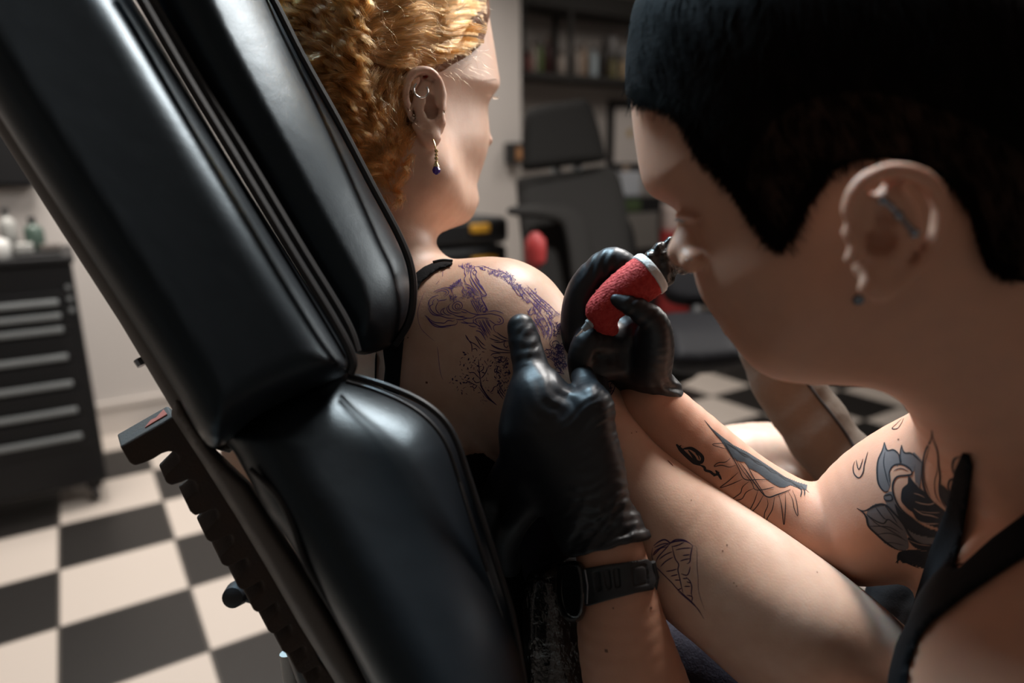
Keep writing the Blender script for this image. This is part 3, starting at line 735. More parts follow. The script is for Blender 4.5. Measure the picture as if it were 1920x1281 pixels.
# ------------------------------------------------ client
HC = [(700, -125), (790, -130), (860, -100), (900, -40), (915, 20), (925, 75), (933, 125), (937, 150), (936, 163), (927, 176), (918, 190), (915, 206), (917, 235), (918, 258), (914, 285), (906, 310), (896, 340), (886, 366), (876, 390), (862, 406), (835, 416), (806, 410), (770, 400), (710, 370), (650, 320), (612, 230), (598, 120), (620, -20), (650, -90)]
aHC = [(930, 150, .688), (860, 400, .690), (620, 150, .578), (800, -100, .632)]
head_c = infl(HC, aHC, .062, .066)
neck_c = chain([(735, 300, .625, 95), (712, 420, .620, 100), (700, 500, .625, 116), (690, 580, .64, 150)])
trap_c = chain([(705, 545, .625, 105), (800, 597, .605, 106), (880, 620, .60, 118), (930, 632, .590, 132)])
aN = [(925, 632, .588, 134), (1000, 722, .575, 128), (1075, 814, .563, 121), (1150, 903, .553, 116), (1222, 967, .542, 117), (1310, 1042, .53, 127), (1395, 1108, .52, 134), (1480, 1176, .51, 140), (1560, 1240, .51, 140), (1650, 1310, .52, 132), (1760, 1390, .54, 115)]
arm_c = chain(aN, 4)
elbow = su(.02, ball(1500, 1178, .480, 62), chain([(1330, 1090, .505, 60), (1420, 1140, .485, 64), (1500, 1180, .482, 60)]))
torso_c = chain([(845, 660, .635, 150), (770, 790, .65, 205), (780, 980, .67, 235), (830, 1200, .68, 245), (870, 1400, .70, 245)], 4)
scap = ball(815, 700, .60, 118)
lsh = chain([(700, 600, .66, 120), (600, 640, .74, 120), (520, 720, .80, 105), (500, 900, .82, 85)])
thigh = chain([(1390, 888, .78, 92), (1450, 895, .79, 98), (1490, 960, .80, 105), (1400, 1150, .80, 130), (1150, 1350, .78, 150), (900, 1420, .74, 190)], 4)
knee_bump = ball(1475, 905, .725, 26)
nose_c = ball(916, 263, .70, 8)
chin_c = ball(878, 376, .69, 17)
jaw_c = chain([(800, 330, .60, 50), (830, 375, .635, 38), (860, 385, .668, 26)])
cheek_c = ball(878, 225, .625, 42)
def ear_c_pt():
    c, cx, cy, cz = frame(q(806, 208, .572), q(770, 214, .570) - q(830, 208, .580), q(800, 138, .570) - q(802, 275, .572))
    o = np.array([0, 0, -1.]) * .75 + np.array([-.25, 0, 0])
    s = .0325
    return (lambda x, y, z: c + cx * x * s * .88 + cy * y * s + o * z * s), s
ecp, ecs = ear_c_pt()
ear_c = ear_sdf(ecp, ecs)
sternal = chain([(806, 300, .574, 14), (780, 400, .565, 20), (745, 520, .56, 26)])
body_c0 = su(.03, su(.035, head_c, neck_c), trap_c, torso_c, arm_c, scap, lsh)
body_c0 = su(.03, body_c0, thigh, elbow, jaw_c)
body_c0 = su(.012, body_c0, chin_c, knee_bump)
body_c0 = su(.004, body_c0, nose_c)
body_c = su(.006, body_c0, ear_c)
client = sdf_obj('person', body_c, [-.33, -.45, .40], [.42, .42, .95], .0030, M['skin_client'])
tag(client, 'ginger haired woman seen from behind, bare shoulder being tattooed, in black camisole', 'person')
print('client', len(client.data.vertices))

# ------------------------------------------------ artist
HA = [(1340, -130), (1250, -60), (1200, 0), (1184, 80), (1180, 150), (1184, 210), (1190, 265), (1199, 320), (1208, 350), (1224, 369), (1250, 382), (1268, 396), (1279, 416), (1290, 440), (1296, 470), (1300, 510), (1312, 552), (1330, 582), (1347, 606), (1356, 622), (1372, 642), (1392, 668), (1416, 692), (1448, 709), (1490, 719), (1540, 722), (1610, 718), (1700, 690), (1800, 640), (1900, 560), (2010, 400), (2050, 180), (1985, -20), (1850, -150), (1640, -205), (1460, -190)]
aHA = [(1200, 300, .450), (1650, 450, .385), (2000, 200, .40), (1440, 690, .43), (1600, -300, .42)]
head_a = infl(HA, aHA, .070, .066)
nose_a = chain([(1308, 400, .418, 30), (1296, 436, .416, 29), (1282, 471, .414, 30)])
wing_a = ball(1298, 490, .402, 22)
nose_a = su(.006, nose_a, wing_a)
lip_a = su(.003, ball(1361, 603, .435, 10), ball(1370, 618, .435, 12))
lid_a = chain([(1274, 404, .412, 8), (1290, 412, .404, 9), (1304, 414, .398, 8)])
cheekb = ball(1370, 470, .375, 60)
neck_a = chain([(1730, 470, .39, 160), (1795, 580, .395, 172), (1880, 690, .405, 178), (1990, 820, .43, 215)])
torso_a = infl([(1812, 800), (1802, 880), (1780, 960), (1750, 1040), (1725, 1120), (1700, 1190), (1680, 1270), (1670, 1400), (1700, 1600), (2300, 1600), (2350, 900), (2100, 700), (1900, 720)], [(1750, 1000, .53), (1950, 850, .47), (1800, 1350, .46), (2200, 1100, .42)], .060, .060)
sh_a = chain([(2100, 1100, .42, 200), (2010, 1290, .375, 265), (1960, 1450, .37, 260), (1850, 1600, .40, 200)])
fore_r = chain([(1215, 758, .552, 60), (1290, 838, .556, 74), (1375, 925, .56, 88), (1455, 980, .558, 94), (1520, 1003, .55, 92)])
up_r = chain([(1545, 990, .545, 84), (1605, 990, .538, 104), (1680, 948, .52, 126), (1770, 906, .495, 138), (1880, 880, .47, 150)])
fore_l = chain([(1135, 1000, .488, 62), (1155, 1090, .49, 69), (1166, 1180, .494, 84), (1192, 1285, .50, 97), (1230, 1400, .505, 106), (1320, 1500, .50, 110), (1600, 1560, .45, 130), (1850, 1560, .40, 190)])
def ear_a_pt():
    c, cx, cy, cz = frame(q(1652, 447, .312), q(1752, 430, .318) - q(1560, 455, .318), q(1640, 326, .312) - q(1646, 574, .318))
    o = np.array([0.12, 0, -1.])
    s = .0305
    return (lambda x, y, z: c + cx * x * s * 1.30 + cy * y * s + o * z * s * .8), s
eap, eas = ear_a_pt()
ear_a = ear_sdf(eap, eas)
base_a = su(.03, su(.03, head_a, neck_a), torso_a, sh_a, su(.004, fore_r, up_r), fore_l)
body_a = base_a
body_a = su(.006, body_a, nose_a)
body_a = su(.003, body_a, lip_a, lid_a)
body_a = su(.005, body_a, ear_a)
# the rest of her, out of frame: hips on a stool, right thigh towards the client
artist = sdf_obj('person', body_a, [-.10, -.34, .25], [.62, .46, .70], .0026, M['skin_artist'])
tag(artist, 'dark haired tattoo artist in profile leaning over the shoulder, black gloves and tank top', 'person')
print('artist', len(artist.data.vertices))

# gloves
def glove(name, f, lo, hi, h=.0016): return sdf_obj(name, f, lo, hi, h, M['glove'], artist)
palmL = infl([(1052, 1030), (1018, 960), (985, 905), (952, 862), (935, 822), (938, 780), (950, 740), (968, 712), (1000, 700), (1035, 706), (1062, 728), (1078, 738), (1098, 726), (1119, 722), (1137, 754), (1152, 793), (1162, 831), (1172, 872), (1178, 915), (1186, 960), (1196, 1000), (1165, 1015), (1090, 1032)], [(1000, 760, .485), (1100, 1000, .485), (1150, 850, .478)], .036, .026)
thumbL = chain([(977, 614, .506, 26), (983, 638, .503, 30), (990, 668, .499, 32), (1000, 704, .494, 36), (1018, 748, .489, 50), (1045, 800, .486, 62)])
knk = ball(1108, 764, .468, 34)
indL = chain([(1112, 765, .480, 34), (1100, 730, .492, 26), (1093, 706, .507, 22)])
midL = chain([(1118, 770, .500, 32), (1116, 728, .515, 26), (1104, 690, .532, 23), (1092, 665, .548, 20)])
ringL = chain([(985, 850, .495, 40), (945, 905, .515, 32), (925, 960, .545, 28), (930, 1010, .575, 24)])
pinkL = chain([(1000, 920, .495, 40), (965, 975, .515, 30), (950, 1020, .54, 26), (955, 1060, .565, 22)])
cuffL = su(.004, cut(off(fore_l, .0045), region([(1040, 960), (1200, 950), (1212, 1000), (1217, 1010), (1196, 1016), (1180, 1016), (1150, 1027), (1130, 1026), (1098, 1038), (1077, 1042), (1046, 1024)], False)), cut(off(fore_l, .0068), region([(1050, 1024), (1077, 1033), (1110, 1024), (1140, 1018), (1172, 1008), (1205, 996), (1222, 994), (1222, 1006), (1196, 1014), (1165, 1020), (1140, 1028), (1110, 1034), (1078, 1043), (1052, 1034)], False)))
gl = su(.012, palmL, thumbL, knk); gl = su(.010, gl, indL, ringL, pinkL); gl = su(.006, gl, midL, cuffL)
def wr(axis_uv, freq, amp, c=None, rad=None):
    """fold relief: cosine ridges along an image direction, fading with distance from c"""
    ang = np.array(axis_uv, float); ang /= np.linalg.norm(ang)
    def g(x):
        z = np.maximum(x[:, 2], .05); u = CX + FPX * x[:, 0] / z; v = CY + FPX * x[:, 1] / z
        ph = (u * ang[0] + v * ang[1]) * freq + 1.3 * np.sin((u * ang[1] - v * ang[0]) * freq * .23) + .8 * np.sin((u + v) * freq * .31)
        w_ = np.exp(-(((u - c[0]) ** 2 + (v - c[1]) ** 2) / rad ** 2)) if c is not None else 1
        r = np.cos(ph); return amp * w_ * np.sign(r) * np.abs(r) ** 1.5
    return g
def rel(f, *gs): return lambda x: f(x) + sum(g(x) for g in gs)
gl = rel(gl, wr((.62, .8), .36, .0005, (1120, 790), 60), wr((.3, 1), .30, .0009, (1120, 950), 75), wr((1, .5), .24, .0010, (1130, 980), 60),
         wr((.3, 1), .27, .00035, (985, 655), 38), wr((.9, .6), .33, .0004, (990, 640), 34), wr((.8, -.6), .22, .0006, (1040, 740), 50))
lo, hi = box_uvd(900, 1250, 570, 1090, .42, .62)
gloveL = glove('glove', gl, lo, hi); gloveL['label'] = 'black nitrile glove stretching the skin with its thumb'
indR = chain([(1092, 640, .535, 38), (1088, 590, .530, 36), (1098, 546, .524, 35), (1122, 512, .518, 32), (1150, 494, .513, 31), (1182, 503, .508, 22)])
massR = infl([(1072, 560), (1100, 552), (1120, 600), (1150, 596), (1190, 575), (1225, 580), (1243, 600), (1254, 635), (1250, 662), (1242, 690), (1262, 702), (1280, 728), (1285, 752), (1274, 780), (1248, 807), (1220, 782), (1184, 752), (1152, 732), (1120, 706), (1085, 715), (1064, 680), (1054, 620)], [(1080, 600, .545), (1230, 620, .535), (1260, 770, .558)], .024, .028)
thR = chain([(1155, 562, .488, 13), (1175, 570, .487, 18), (1202, 584, .490, 23), (1226, 606, .496, 28), (1228, 645, .508, 36), (1215, 690, .53, 45)])
midR = chain([(1150, 640, .525, 36), (1105, 640, .512, 28), (1088, 672, .512, 24), (1090, 706, .52, 22)])
rngR = chain([(1160, 680, .53, 34), (1118, 690, .52, 26), (1105, 720, .53, 22)])
gr = su(.008, massR, indR, thR); gr = su(.006, gr, midR, rngR)
gr = rel(gr, wr((.9, .4), .34, .0007, (1125, 505), 38), wr((.5, .85), .30, .0008, (1200, 580), 34), wr((.6, -.8), .28, .0009, (1262, 740), 38))
lo, hi = box_uvd(1030, 1300, 450, 830, .46, .62)
gloveR = glove('glove', gr, lo, hi); gloveR['label'] = 'black nitrile glove gripping the red wrapped machine'

# tank top and trousers of the artist
TK = [(1806, 846), (1818, 852), (1824, 875), (1814, 950), (1806, 995), (1785, 1076), (1860, 1008), (1925, 960), (1990, 915), (1990, 1010), (1925, 1043), (1860, 1085), (1806, 1122), (1747, 1167), (1724, 1196), (1703, 1250), (1695, 1330), (1690, 1500), (1600, 1500), (1640, 1330), (1660, 1270), (1679, 1208), (1701, 1165), (1715, 1122), (1742, 1035), (1774, 954), (1790, 882)]
tk = cut(off(su(.03, torso_a, sh_a, up_r, neck_a), .0035), region(TK, False))
lo, hi = box_uvd(1560, 2050, 800, 1500, .30, .62)
sdf_obj('tank_top', cut(tk, zlim(.2, .62)), lo, hi, .0028, M['cloth'], artist)
tro = chain([(1444, 652, .717, 58), (1484, 735, .715, 61), (1532, 805, .71, 62), (1600, 890, .70, 64), (1720, 1010, .68, 80), (1900, 1180, .66, 120)])
lo, hi = box_uvd(1200, 1950, 450, 1350, .58, .82)
tr_obj = sdf_obj('trousers', rel(tro, wr((.5, .8), .09, .0007), wr((.9, .3), .05, .0009)), lo, hi, .004, M['trouser'], artist)
sdf_obj('shirt_hem', rel(chain([(1700, 1070, .60, 40), (1690, 1130, .585, 62), (1700, 1230, .58, 85), (1700, 1400, .58, 110)]), wr((.7, .5), .12, .0012)), *box_uvd(1540, 1860, 980, 1480, .48, .68), .0032, M['cloth'], artist)
# camisole of the client
cam_r = region([(716, 640), (722, 690), (715, 760), (714, 900), (749, 900), (748, 800), (748, 742), (752, 690), (757, 640), (768, 590), (775, 560), (790, 530), (818, 507), (850, 496), (846, 487), (820, 489), (795, 500), (775, 515), (762, 540), (748, 570), (730, 610)], False)
lo, hi = box_uvd(640, 900, 440, 960, .45, .66)
cm = sdf_obj('camisole', cut(cut(off(body_c0, .0022), cam_r), zlim(.3, .66)), lo, hi, .0018, M['cloth'], client)
cm2 = sdf_obj('strap', cut(cut(off(body_c0, .0022), region([(706, 640), (709, 640), (706, 700), (703, 760), (698, 760), (701, 700)], False)), zlim(.3, .62)), *box_uvd(660, 740, 600, 800, .48, .62), .0012, M['cloth'], client)
k = MB(); k.tube(catmull([P(812, 492, .520), P(830, 488, .522), P(848, 489, .525)], 4), .0012, 8); k.build('strap_slider', M['black'], cm, True)
low = region([(640, 830), (760, 870), (860, 858), (920, 842), (1000, 850), (1060, 900), (1200, 1060), (1300, 1250), (1400, 1600), (500, 1600)], False)
lo, hi = box_uvd(560, 1200, 800, 1500, .45, .85)
sdf_obj('camisole_body', cut(cut(off(su(.03, torso_c, scap), .004), low), zlim(.3, .80)), lo, hi, .0032, M['cloth'], client)
sdf_obj('dress', chain([(985, 850, .61, 70), (1010, 960, .62, 80), (1050, 1080, .62, 90), (1120, 1180, .62, 90), (1240, 1230, .60, 85), (1380, 1330, .60, 110), (1500, 1450, .60, 130)]), *box_uvd(860, 1650, 740, 1420, .48, .76), .004, mat('navy_black_jersey', (.012, .009, .022), .8, bump=[(20, .5, .01), (500, .6, .001)]), client)
# ================================================================ ink on skin: thin ribbons that follow the skin surface
def bvh(o):
    me = o.data; n = len(me.vertices); co = np.empty(n * 3); me.vertices.foreach_get('co', co)
    return BVHTree.FromPolygons(co.reshape(-1, 3).tolist(), [tuple(p.vertices) for p in me.polygons])
def cast(tree, u, v, blockers=()):
    r = q(u, v, 1.0) @ MC; r /= np.linalg.norm(r)
    h = tree.ray_cast(Vector(CAM), Vector(r))
    if h[0] is None: return None
    return np.array(h[0]), np.array(h[1])
class Ink:
    def __init__(s, tree, lift=.00022): s.t = tree; s.k = MB(); s.l = lift
    def line(s, pts, w, taper=True, smooth=True):
        pts = catmull(pts, 5) if smooth and len(pts) > 2 else np.asarray(pts, float)
        # resample every ~2.5 px
        seg = np.linalg.norm(np.diff(pts, axis=0), axis=1); L = np.r_[0, np.cumsum(seg)]
        if L[-1] < 1: return
        n = max(2, int(L[-1] / 2.5) + 1); t = np.linspace(0, L[-1], n)
        U = np.interp(t, L, pts[:, 0]); V = np.interp(t, L, pts[:, 1])
        H = [cast(s.t, a, b) for a, b in zip(U, V)]
        run = []
        def flush():
            m = len(run)
            if m < 2: return
            v = []
            for i in range(m):
                p, nn, d, tt = run[i]
                a = run[max(i-1, 0)][0]; b = run[min(i+1, m-1)][0]; tg = b - a
                sd = np.cross(tg, nn); sd /= np.linalg.norm(sd) + 1e-12
                f = (1 if not taper else min(1, .35 + 3.2 * min(tt, 1 - tt)))
                hw = w * .5 * d / FPX * f
                v += [p + nn * s.l - sd * hw, p + nn * s.l + sd * hw]
            s.k.add(v, [(2*i, 2*i+1, 2*i+3, 2*i+2) for i in range(m-1)])
        for i, h in enumerate(H):
            if h is None: flush(); run = []; continue
            d = float((h[0] - CAM) @ FW)
            if run and np.linalg.norm(h[0] - run[-1][0]) > .006: flush(); run = []
            run.append((h[0], h[1], d, t[i] / L[-1]))
        flush()
    def fill(s, poly, smooth=True, step=2.5, lift=0):
        p = catmull(poly, 5, True) if smooth else np.asarray(poly, float)
        v0, v1 = p[:, 1].min(), p[:, 1].max()
        y = v0 + step / 2
        while y < v1:
            xs = []
            for i in range(len(p)):
                a, b = p[i], p[(i+1) % len(p)]
                if (a[1] > y) != (b[1] > y): xs.append(a[0] + (y - a[1]) / (b[1] - a[1]) * (b[0] - a[0]))
            xs.sort()
            for x0, x1 in zip(xs[::2], xs[1::2]):
                n = max(1, int((x1 - x0) / 4)); vs = []; ok = True
                for k in range(n + 1):
                    x = x0 + (x1 - x0) * k / n
                    for yy in (y - step / 2, y + step / 2):
                        h = cast(s.t, x, yy)
                        if h is None: ok = False; break
                        vs.append(h[0] + h[1] * (s.l + lift))
                    if not ok: break
                if ok and max(np.linalg.norm(np.diff(np.array(vs)[::2], axis=0), axis=1)) < .008:
                    s.k.add(vs, [(2*i, 2*i+1, 2*i+3, 2*i+2) for i in range(n)])
            y += step
def tr(a, b, sc): return lambda pts: [(a + x / sc, b + y / sc) for x, y in pts]
T1 = tr(760, 480, 8.006); T2 = tr(880, 480, 8.005); T3 = tr(820, 600, 8.006); T4 = tr(980, 560, 6.405); T5 = tr(1240, 760, 5.337); T6 = tr(1580, 760, 3.88); T7 = tr(1200, 990, 6.743)
M['stencil'] = mat('violet_stencil_ink', (.085, .045, .22), .6, spec=.2)
M['dark_ink'] = mat('dark_violet_ink', (.045, .022, .085), .6, spec=.2)
M['black_ink'] = mat('black_ink', (.022, .022, .026), .6, spec=.2)
M['grey_ink'] = mat('blue_grey_ink', (.055, .064, .074), .6, spec=.25)
M['petal_grey'] = mat('grey_shading_ink', (.14, .12, .12), .6, spec=.25)
R1 = random.Random(3)
tc_ = bvh(client); ta_ = bvh(artist)
ik = Ink(tc_)
L = lambda T, pts, w=1.6: ik.line(T(pts), w)
# --- winged/branch ornament, upper left (T1)
for pts in [[(290,890),(340,925),(380,985),(450,1030),(540,1060),(640,1045),(720,1040),(760,1030),(785,995),(775,970)],
            [(340,925),(400,975),(450,1000),(520,1005),(590,1010),(630,975),(680,970),(720,985),(740,960)],
            [(300,895),(350,960),(420,1040),(500,1070),(590,1070),(690,1050)],
            [(345,760),(350,700),(385,640),(450,605),(500,590)], [(345,760),(355,810),(400,870),(460,895),(540,905),(620,930),(700,940),(750,935)],
            [(360,690),(365,760),(400,830),(470,880),(560,885)], [(470,645),(430,660),(410,700),(420,730),(385,740),(370,770),(390,820),(440,860)],
            [(500,690),(470,740),(460,790),(480,840),(530,880)], [(490,680),(540,670),(590,665),(630,645)], [(470,645),(490,660),(495,690)],
            [(420,550),(470,520),(540,500),(600,500),(650,530),(650,570),(620,590),(590,620)], [(450,560),(520,530),(580,530),(620,550),(600,580),(570,600)],
            [(540,490),(600,475),(650,480),(690,500),(700,540),(720,580)], [(650,455),(700,440),(750,410),(790,430)], [(640,480),(700,470),(760,450)],
            [(750,410),(770,370),(785,420),(800,350),(810,410),(825,340),(840,400),(860,410)], [(850,440),(870,470),(880,500),(850,510),(870,560),(900,590)],
            [(880,420),(930,430),(970,450),(1010,490),(1030,530)], [(900,460),(950,480),(990,500)],
            [(790,745),(780,770),(800,785),(825,765),(815,735),(780,720),(750,745),(755,785),(790,800),(840,790),(860,750),(835,700),(780,690),(735,710),(705,760),(725,800),(780,825),(830,820)],
            [(690,715),(660,740),(650,780),(670,820),(720,850),(790,860),(850,850)], [(650,750),(625,780),(635,830),(680,865),(740,880)], [(600,790),(570,810),(580,850),(630,885),(690,890)],
            [(600,780),(560,800),(530,840),(540,870),(600,890)], [(830,800),(900,815),(940,840),(1000,865),(1080,880),(1150,880)], [(840,830),(880,850),(930,855)],
            [(720,880),(780,905),(840,910),(900,905)], [(780,910),(850,920),(930,935),(1010,930),(1060,900),(1120,885),(1200,875),(1275,870)],
            [(760,950),(820,960),(880,950),(930,940)], [(860,960),(890,990),(960,1010),(1040,1010),(1090,1040),(1150,1070)], [(830,1000),(900,1010),(950,1020)], [(950,1040),(1010,1060),(1070,1065)],
            [(1030,940),(1020,990),(1050,1020),(1100,1050),(1130,1090)], [(1060,940),(1060,985),(1090,1010)],
            [(980,660),(1010,730),(1050,800),(1090,870)], [(1000,650),(1040,720),(1080,800),(1110,860)], [(1060,720),(1100,790),(1130,850)], [(1140,850),(1130,790),(1160,730)], [(1140,640),(1180,720),(1220,790),(1245,850)],
            [(1150,820),(1180,780),(1210,790),(1200,830),(1170,840),(1160,810)], [(1120,560),(1160,610),(1220,590),(1190,530),(1140,460),(1090,390)],
            [(900,200),(890,260),(910,300),(885,340),(900,390),(920,420)], [(925,190),(930,240),(960,220),(940,280)], [(1000,215),(985,270),(990,320),(1020,370),(1060,430),(1110,500),(1150,560),(1165,590)],
            [(960,330),(1000,420),(1050,500),(1100,560),(1110,590)], [(1010,240),(1040,290),(1070,250),(1060,220),(1020,225),(1010,260)], [(1060,320),(1100,370),(1110,400),(1080,390)],
            [(1040,330),(1080,400),(1120,450),(1180,520)], [(1130,640),(1160,610)], [(960,480),(1000,500),(1030,560),(1060,590),(1110,600)],
            [(1090,960),(1130,1040),(1170,1110),(1210,1180),(1240,1230)], [(1150,960),(1190,1040),(1230,1120),(1275,1200)], [(1205,945),(1230,1010),(1280,1080)], [(1120,970),(1160,1060),(1200,1140)],
            [(1060,1130),(1100,1130),(1140,1150),(1170,1190),(1190,1240)], [(1080,1080),(1130,1100),(1160,1140),(1200,1200)]]:
    L(T1, pts, 1.5)
def scrib(T, cx, cy, rx, ry, n, w=1.3, tool=None):
    for _ in range(n):
        a = R1.uniform(0, 6.28); r = R1.random() ** .5; x = cx + rx * r * math.cos(a); y = cy + ry * r * math.sin(a); b = R1.uniform(0, 6.28); l = R1.uniform(14, 34)
        (tool or ik).line(T([(x, y), (x + l * math.cos(b), y + l * math.sin(b)), (x + l * math.cos(b + .9) * 1.2, y + l * math.sin(b + .9) * 1.2)]), w)
scrib(T1, 960, 570, 85, 70, 60); scrib(T1, 920, 155, 110, 30, 46); scrib(T1, 720, 630, 60, 40, 26); scrib(T1, 1075, 670, 60, 40, 26); scrib(T1, 700, 470, 60, 22, 12); scrib(T1, 1120, 720, 40, 60, 14)
scrib(T1, 780, 650, 50, 20, 10); scrib(T1, 940, 200, 40, 40, 8)
for x in range(700, 850, 22): L(T1, [(x, 470), (x + 20, 430), (x + 25, 390)], 1.2)
# --- band running over the shoulder (T2)
for pts in [[(120,250),(70,180),(130,160),(220,190)], [(130,160),(200,150),(300,190),(400,220),(500,240),(580,290),(640,350)], [(20,270),(30,210),(70,180)], [(105,250),(100,310),(140,380),(155,410)],
            [(20,270),(40,340),(80,410),(140,500),(200,580),(260,590),(230,530),(180,440),(150,410)], [(180,600),(190,650),(240,740),(280,820)], [(190,820),(220,780),(260,800),(250,840),(210,850),(190,830)],
            [(290,835),(380,825),(450,840),(520,870)], [(60,930),(130,890),(230,880),(320,870),(400,885),(470,910),(510,960),(500,1010),(440,1030),(380,1040),(360,1080),(390,1140),(430,1160)],
            [(70,980),(110,940),(200,930),(300,940)], [(300,960),(350,1000),(400,1030)], [(440,930),(470,970),(450,1000),(410,980)], [(150,960),(210,1070),(270,1170)], [(200,950),(260,1060),(320,1160)], [(260,940),(300,1030),(340,1120)],
            [(100,1120),(160,1140),(210,1200),(250,1270)], [(90,1200),(130,1240),(160,1280)], [(640,430),(700,540),(740,590),(790,600),(760,550)], [(650,470),(720,500),(780,590),(830,660),(880,710)],
            [(700,400),(760,470),(830,560),(900,620)], [(740,420),(800,500)], [(860,440),(960,540),(1080,640),(1200,740),(1300,840),(1360,890)], [(790,460),(880,560),(980,670),(1080,760),(1180,860),(1240,920)],
            [(830,600),(900,660),(960,720),(1040,820),(1100,900)], [(960,640),(1060,740),(1160,830)], [(1010,660),(1100,740),(1200,830),(1270,900)], [(900,530),(1000,640),(1100,740)], [(930,520),(1030,620),(1130,720),(1220,800)],
            [(940,760),(900,830),(890,870),(930,890),(960,850)], [(950,760),(990,840),(1050,920)], [(1000,750),(1050,840),(1100,900)], [(960,900),(1000,980),(1060,1060),(1110,1140)], [(1000,900),(1060,990),(1120,1080),(1160,1160)],
            [(930,940),(980,1010),(1020,1090),(1060,1180)], [(1100,900),(1150,990),(1190,1080),(1180,1180),(1150,1260)], [(1130,880),(1190,960),(1220,1060)], [(1240,920),(1220,1000),(1240,1080),(1230,1180),(1200,1270)],
            [(1190,830),(1230,850),(1240,890),(1200,890),(1190,850)], [(600,390),(650,470),(690,530)], [(540,340),(600,430)]]:
    L(T2, pts, 1.4)
for cx_, cy_, rx, ry, n in ((350,250,70,25,26), (440,270,60,40,30), (560,320,60,50,34), (640,380,40,60,28), (715,465,55,45,40), (800,590,40,50,16), (860,670,40,40,14), (480,235,120,14,22), (620,300,50,30,14), (850,500,70,40,12),
                            (950,560,70,50,18), (1050,700,90,60,30), (1150,800,90,60,30), (1000,830,60,60,20), (1060,950,80,70,34), (1130,1080,70,80,34), (1160,1200,50,60,22), (1210,980,40,80,22), (900,860,20,40,8), (1280,880,50,40,18), (240,200,100,18,18), (1000,760,60,30,14)):
    scrib(T2, cx_, cy_, rx, ry, n, 1.1)
# dashed outline of the stencil sheet
for pts in [[(290,540),(240,660),(195,800),(190,880),(200,990),(240,1090),(300,1160),(380,1230),(440,1280)], [(570,150),(560,320)], [(520,360),(460,430)]]: ik.line(T1(pts), .7)
ik.line(T3([(0,400),(15,500),(25,620),(45,780),(70,860),(90,900)]), .8)
ik.k.build('shoulder_tattoo', M['stencil'], client)
# --- tree and dark lines (T3)
ik = Ink(tc_)
for pts in [[(900,1280),(800,1190),(720,1090),(670,1010),(650,940),(650,900)], [(860,1250),(760,1180),(690,1090),(620,1000)], [(650,930),(640,840),(630,740),(620,640),(615,590)], [(655,880),(700,830),(740,760),(750,710)], [(640,880),(590,830),(550,790),(480,790)],
            [(640,930),(580,940),(540,890)], [(600,980),(560,1030),(530,1000),(490,1005)], [(600,990),(540,960),(480,930),(420,900)], [(630,800),(600,740)], [(640,780),(690,740),(690,690)], [(420,220),(450,280),(500,330),(560,360),(610,400),(650,440)],
            [(500,330),(520,400),(520,480)], [(560,240),(600,300),(640,370),(680,420),(740,440)], [(600,270),(660,340),(720,390)], [(430,230),(470,300),(510,360)], [(530,440),(580,430),(600,470)], [(790,1090),(830,1060),(850,1010),(900,990)],
            [(800,360),(860,400),(960,440),(1110,470)], [(780,450),(880,480),(1000,490),(1120,490)], [(810,380),(900,430),(1010,450)], [(850,330),(930,340),(1060,310)], [(800,540),(830,510),(900,500),(950,510)], [(830,550),(880,570),(950,550),(1000,560)],
            [(1010,330),(1000,380),(1040,420),(1060,380)], [(900,1040),(940,1120),(990,1190)], [(920,1000),(950,1080),(1010,1160)], [(940,900),(930,970),(960,1040),(1020,1120)], [(780,270),(850,300),(940,320)], [(830,220),(900,260),(980,300),(1070,320)],
            [(900,190),(960,240),(1060,290)], [(1000,590),(960,560),(950,600),(980,630),(1020,610),(1040,560)], [(870,700),(900,690),(900,740),(870,790),(860,750),(880,710)]]:
    L(T3, pts, 1.7)
L(T3, [(880,1270),(780,1180),(710,1080),(660,990),(650,900)], 3.0)
leaves = [(400,490),(460,500),(420,520),(370,570),(345,630),(345,670),(400,680),(540,550),(640,520),(690,480),(470,590),(580,570),(650,590),(540,640),(570,660),(610,690),(650,700),(680,670),(720,630),(760,600),(800,620),(830,640),(740,660),(800,690),(770,700),
          (460,730),(510,710),(550,730),(370,750),(390,810),(350,850),(380,890),(420,860),(270,850),(230,890),(240,950),(190,940),(290,910),(350,950),(400,940),(440,940),(300,1010),(310,1050),(370,1060),(370,1100),(440,1110),(400,1020),(480,930),(540,880),(550,1050),(630,1090),
          (690,790),(760,810),(700,910),(740,880),(750,910),(880,870),(770,1060),(820,1100),(730,1215),(470,880),(450,830),(490,790),(540,980),(500,960),(520,680),(490,640),(560,610)]
for x, y in leaves:
    a = R1.uniform(0, 3.14); l = R1.uniform(14, 24)
    L(T3, [(x - l * math.cos(a), y - l * math.sin(a)), (x, y), (x + l * math.cos(a), y + l * math.sin(a))], R1.uniform(2.0, 3.4))
for _ in range(150):
    x = R1.uniform(860, 1090); y = R1.uniform(560, 1110)
    if y > 900 and x < 900: continue
    a = R1.uniform(0, 3.14); l = R1.uniform(10, 24); L(T3, [(x - l * math.cos(a), y - l * math.sin(a)), (x + 4, y), (x + l * math.cos(a), y + l * math.sin(a))], R1.uniform(1.6, 3.0))
for _ in range(70):
    x = R1.uniform(400, 860); y = R1.uniform(560, 1010)
    if (x - 800) ** 2 + (y - 870) ** 2 < 110 ** 2: continue
    a = R1.uniform(0, 3.14); l = R1.uniform(8, 16); L(T3, [(x, y), (x + l * math.cos(a), y + l * math.sin(a))], 1.8)
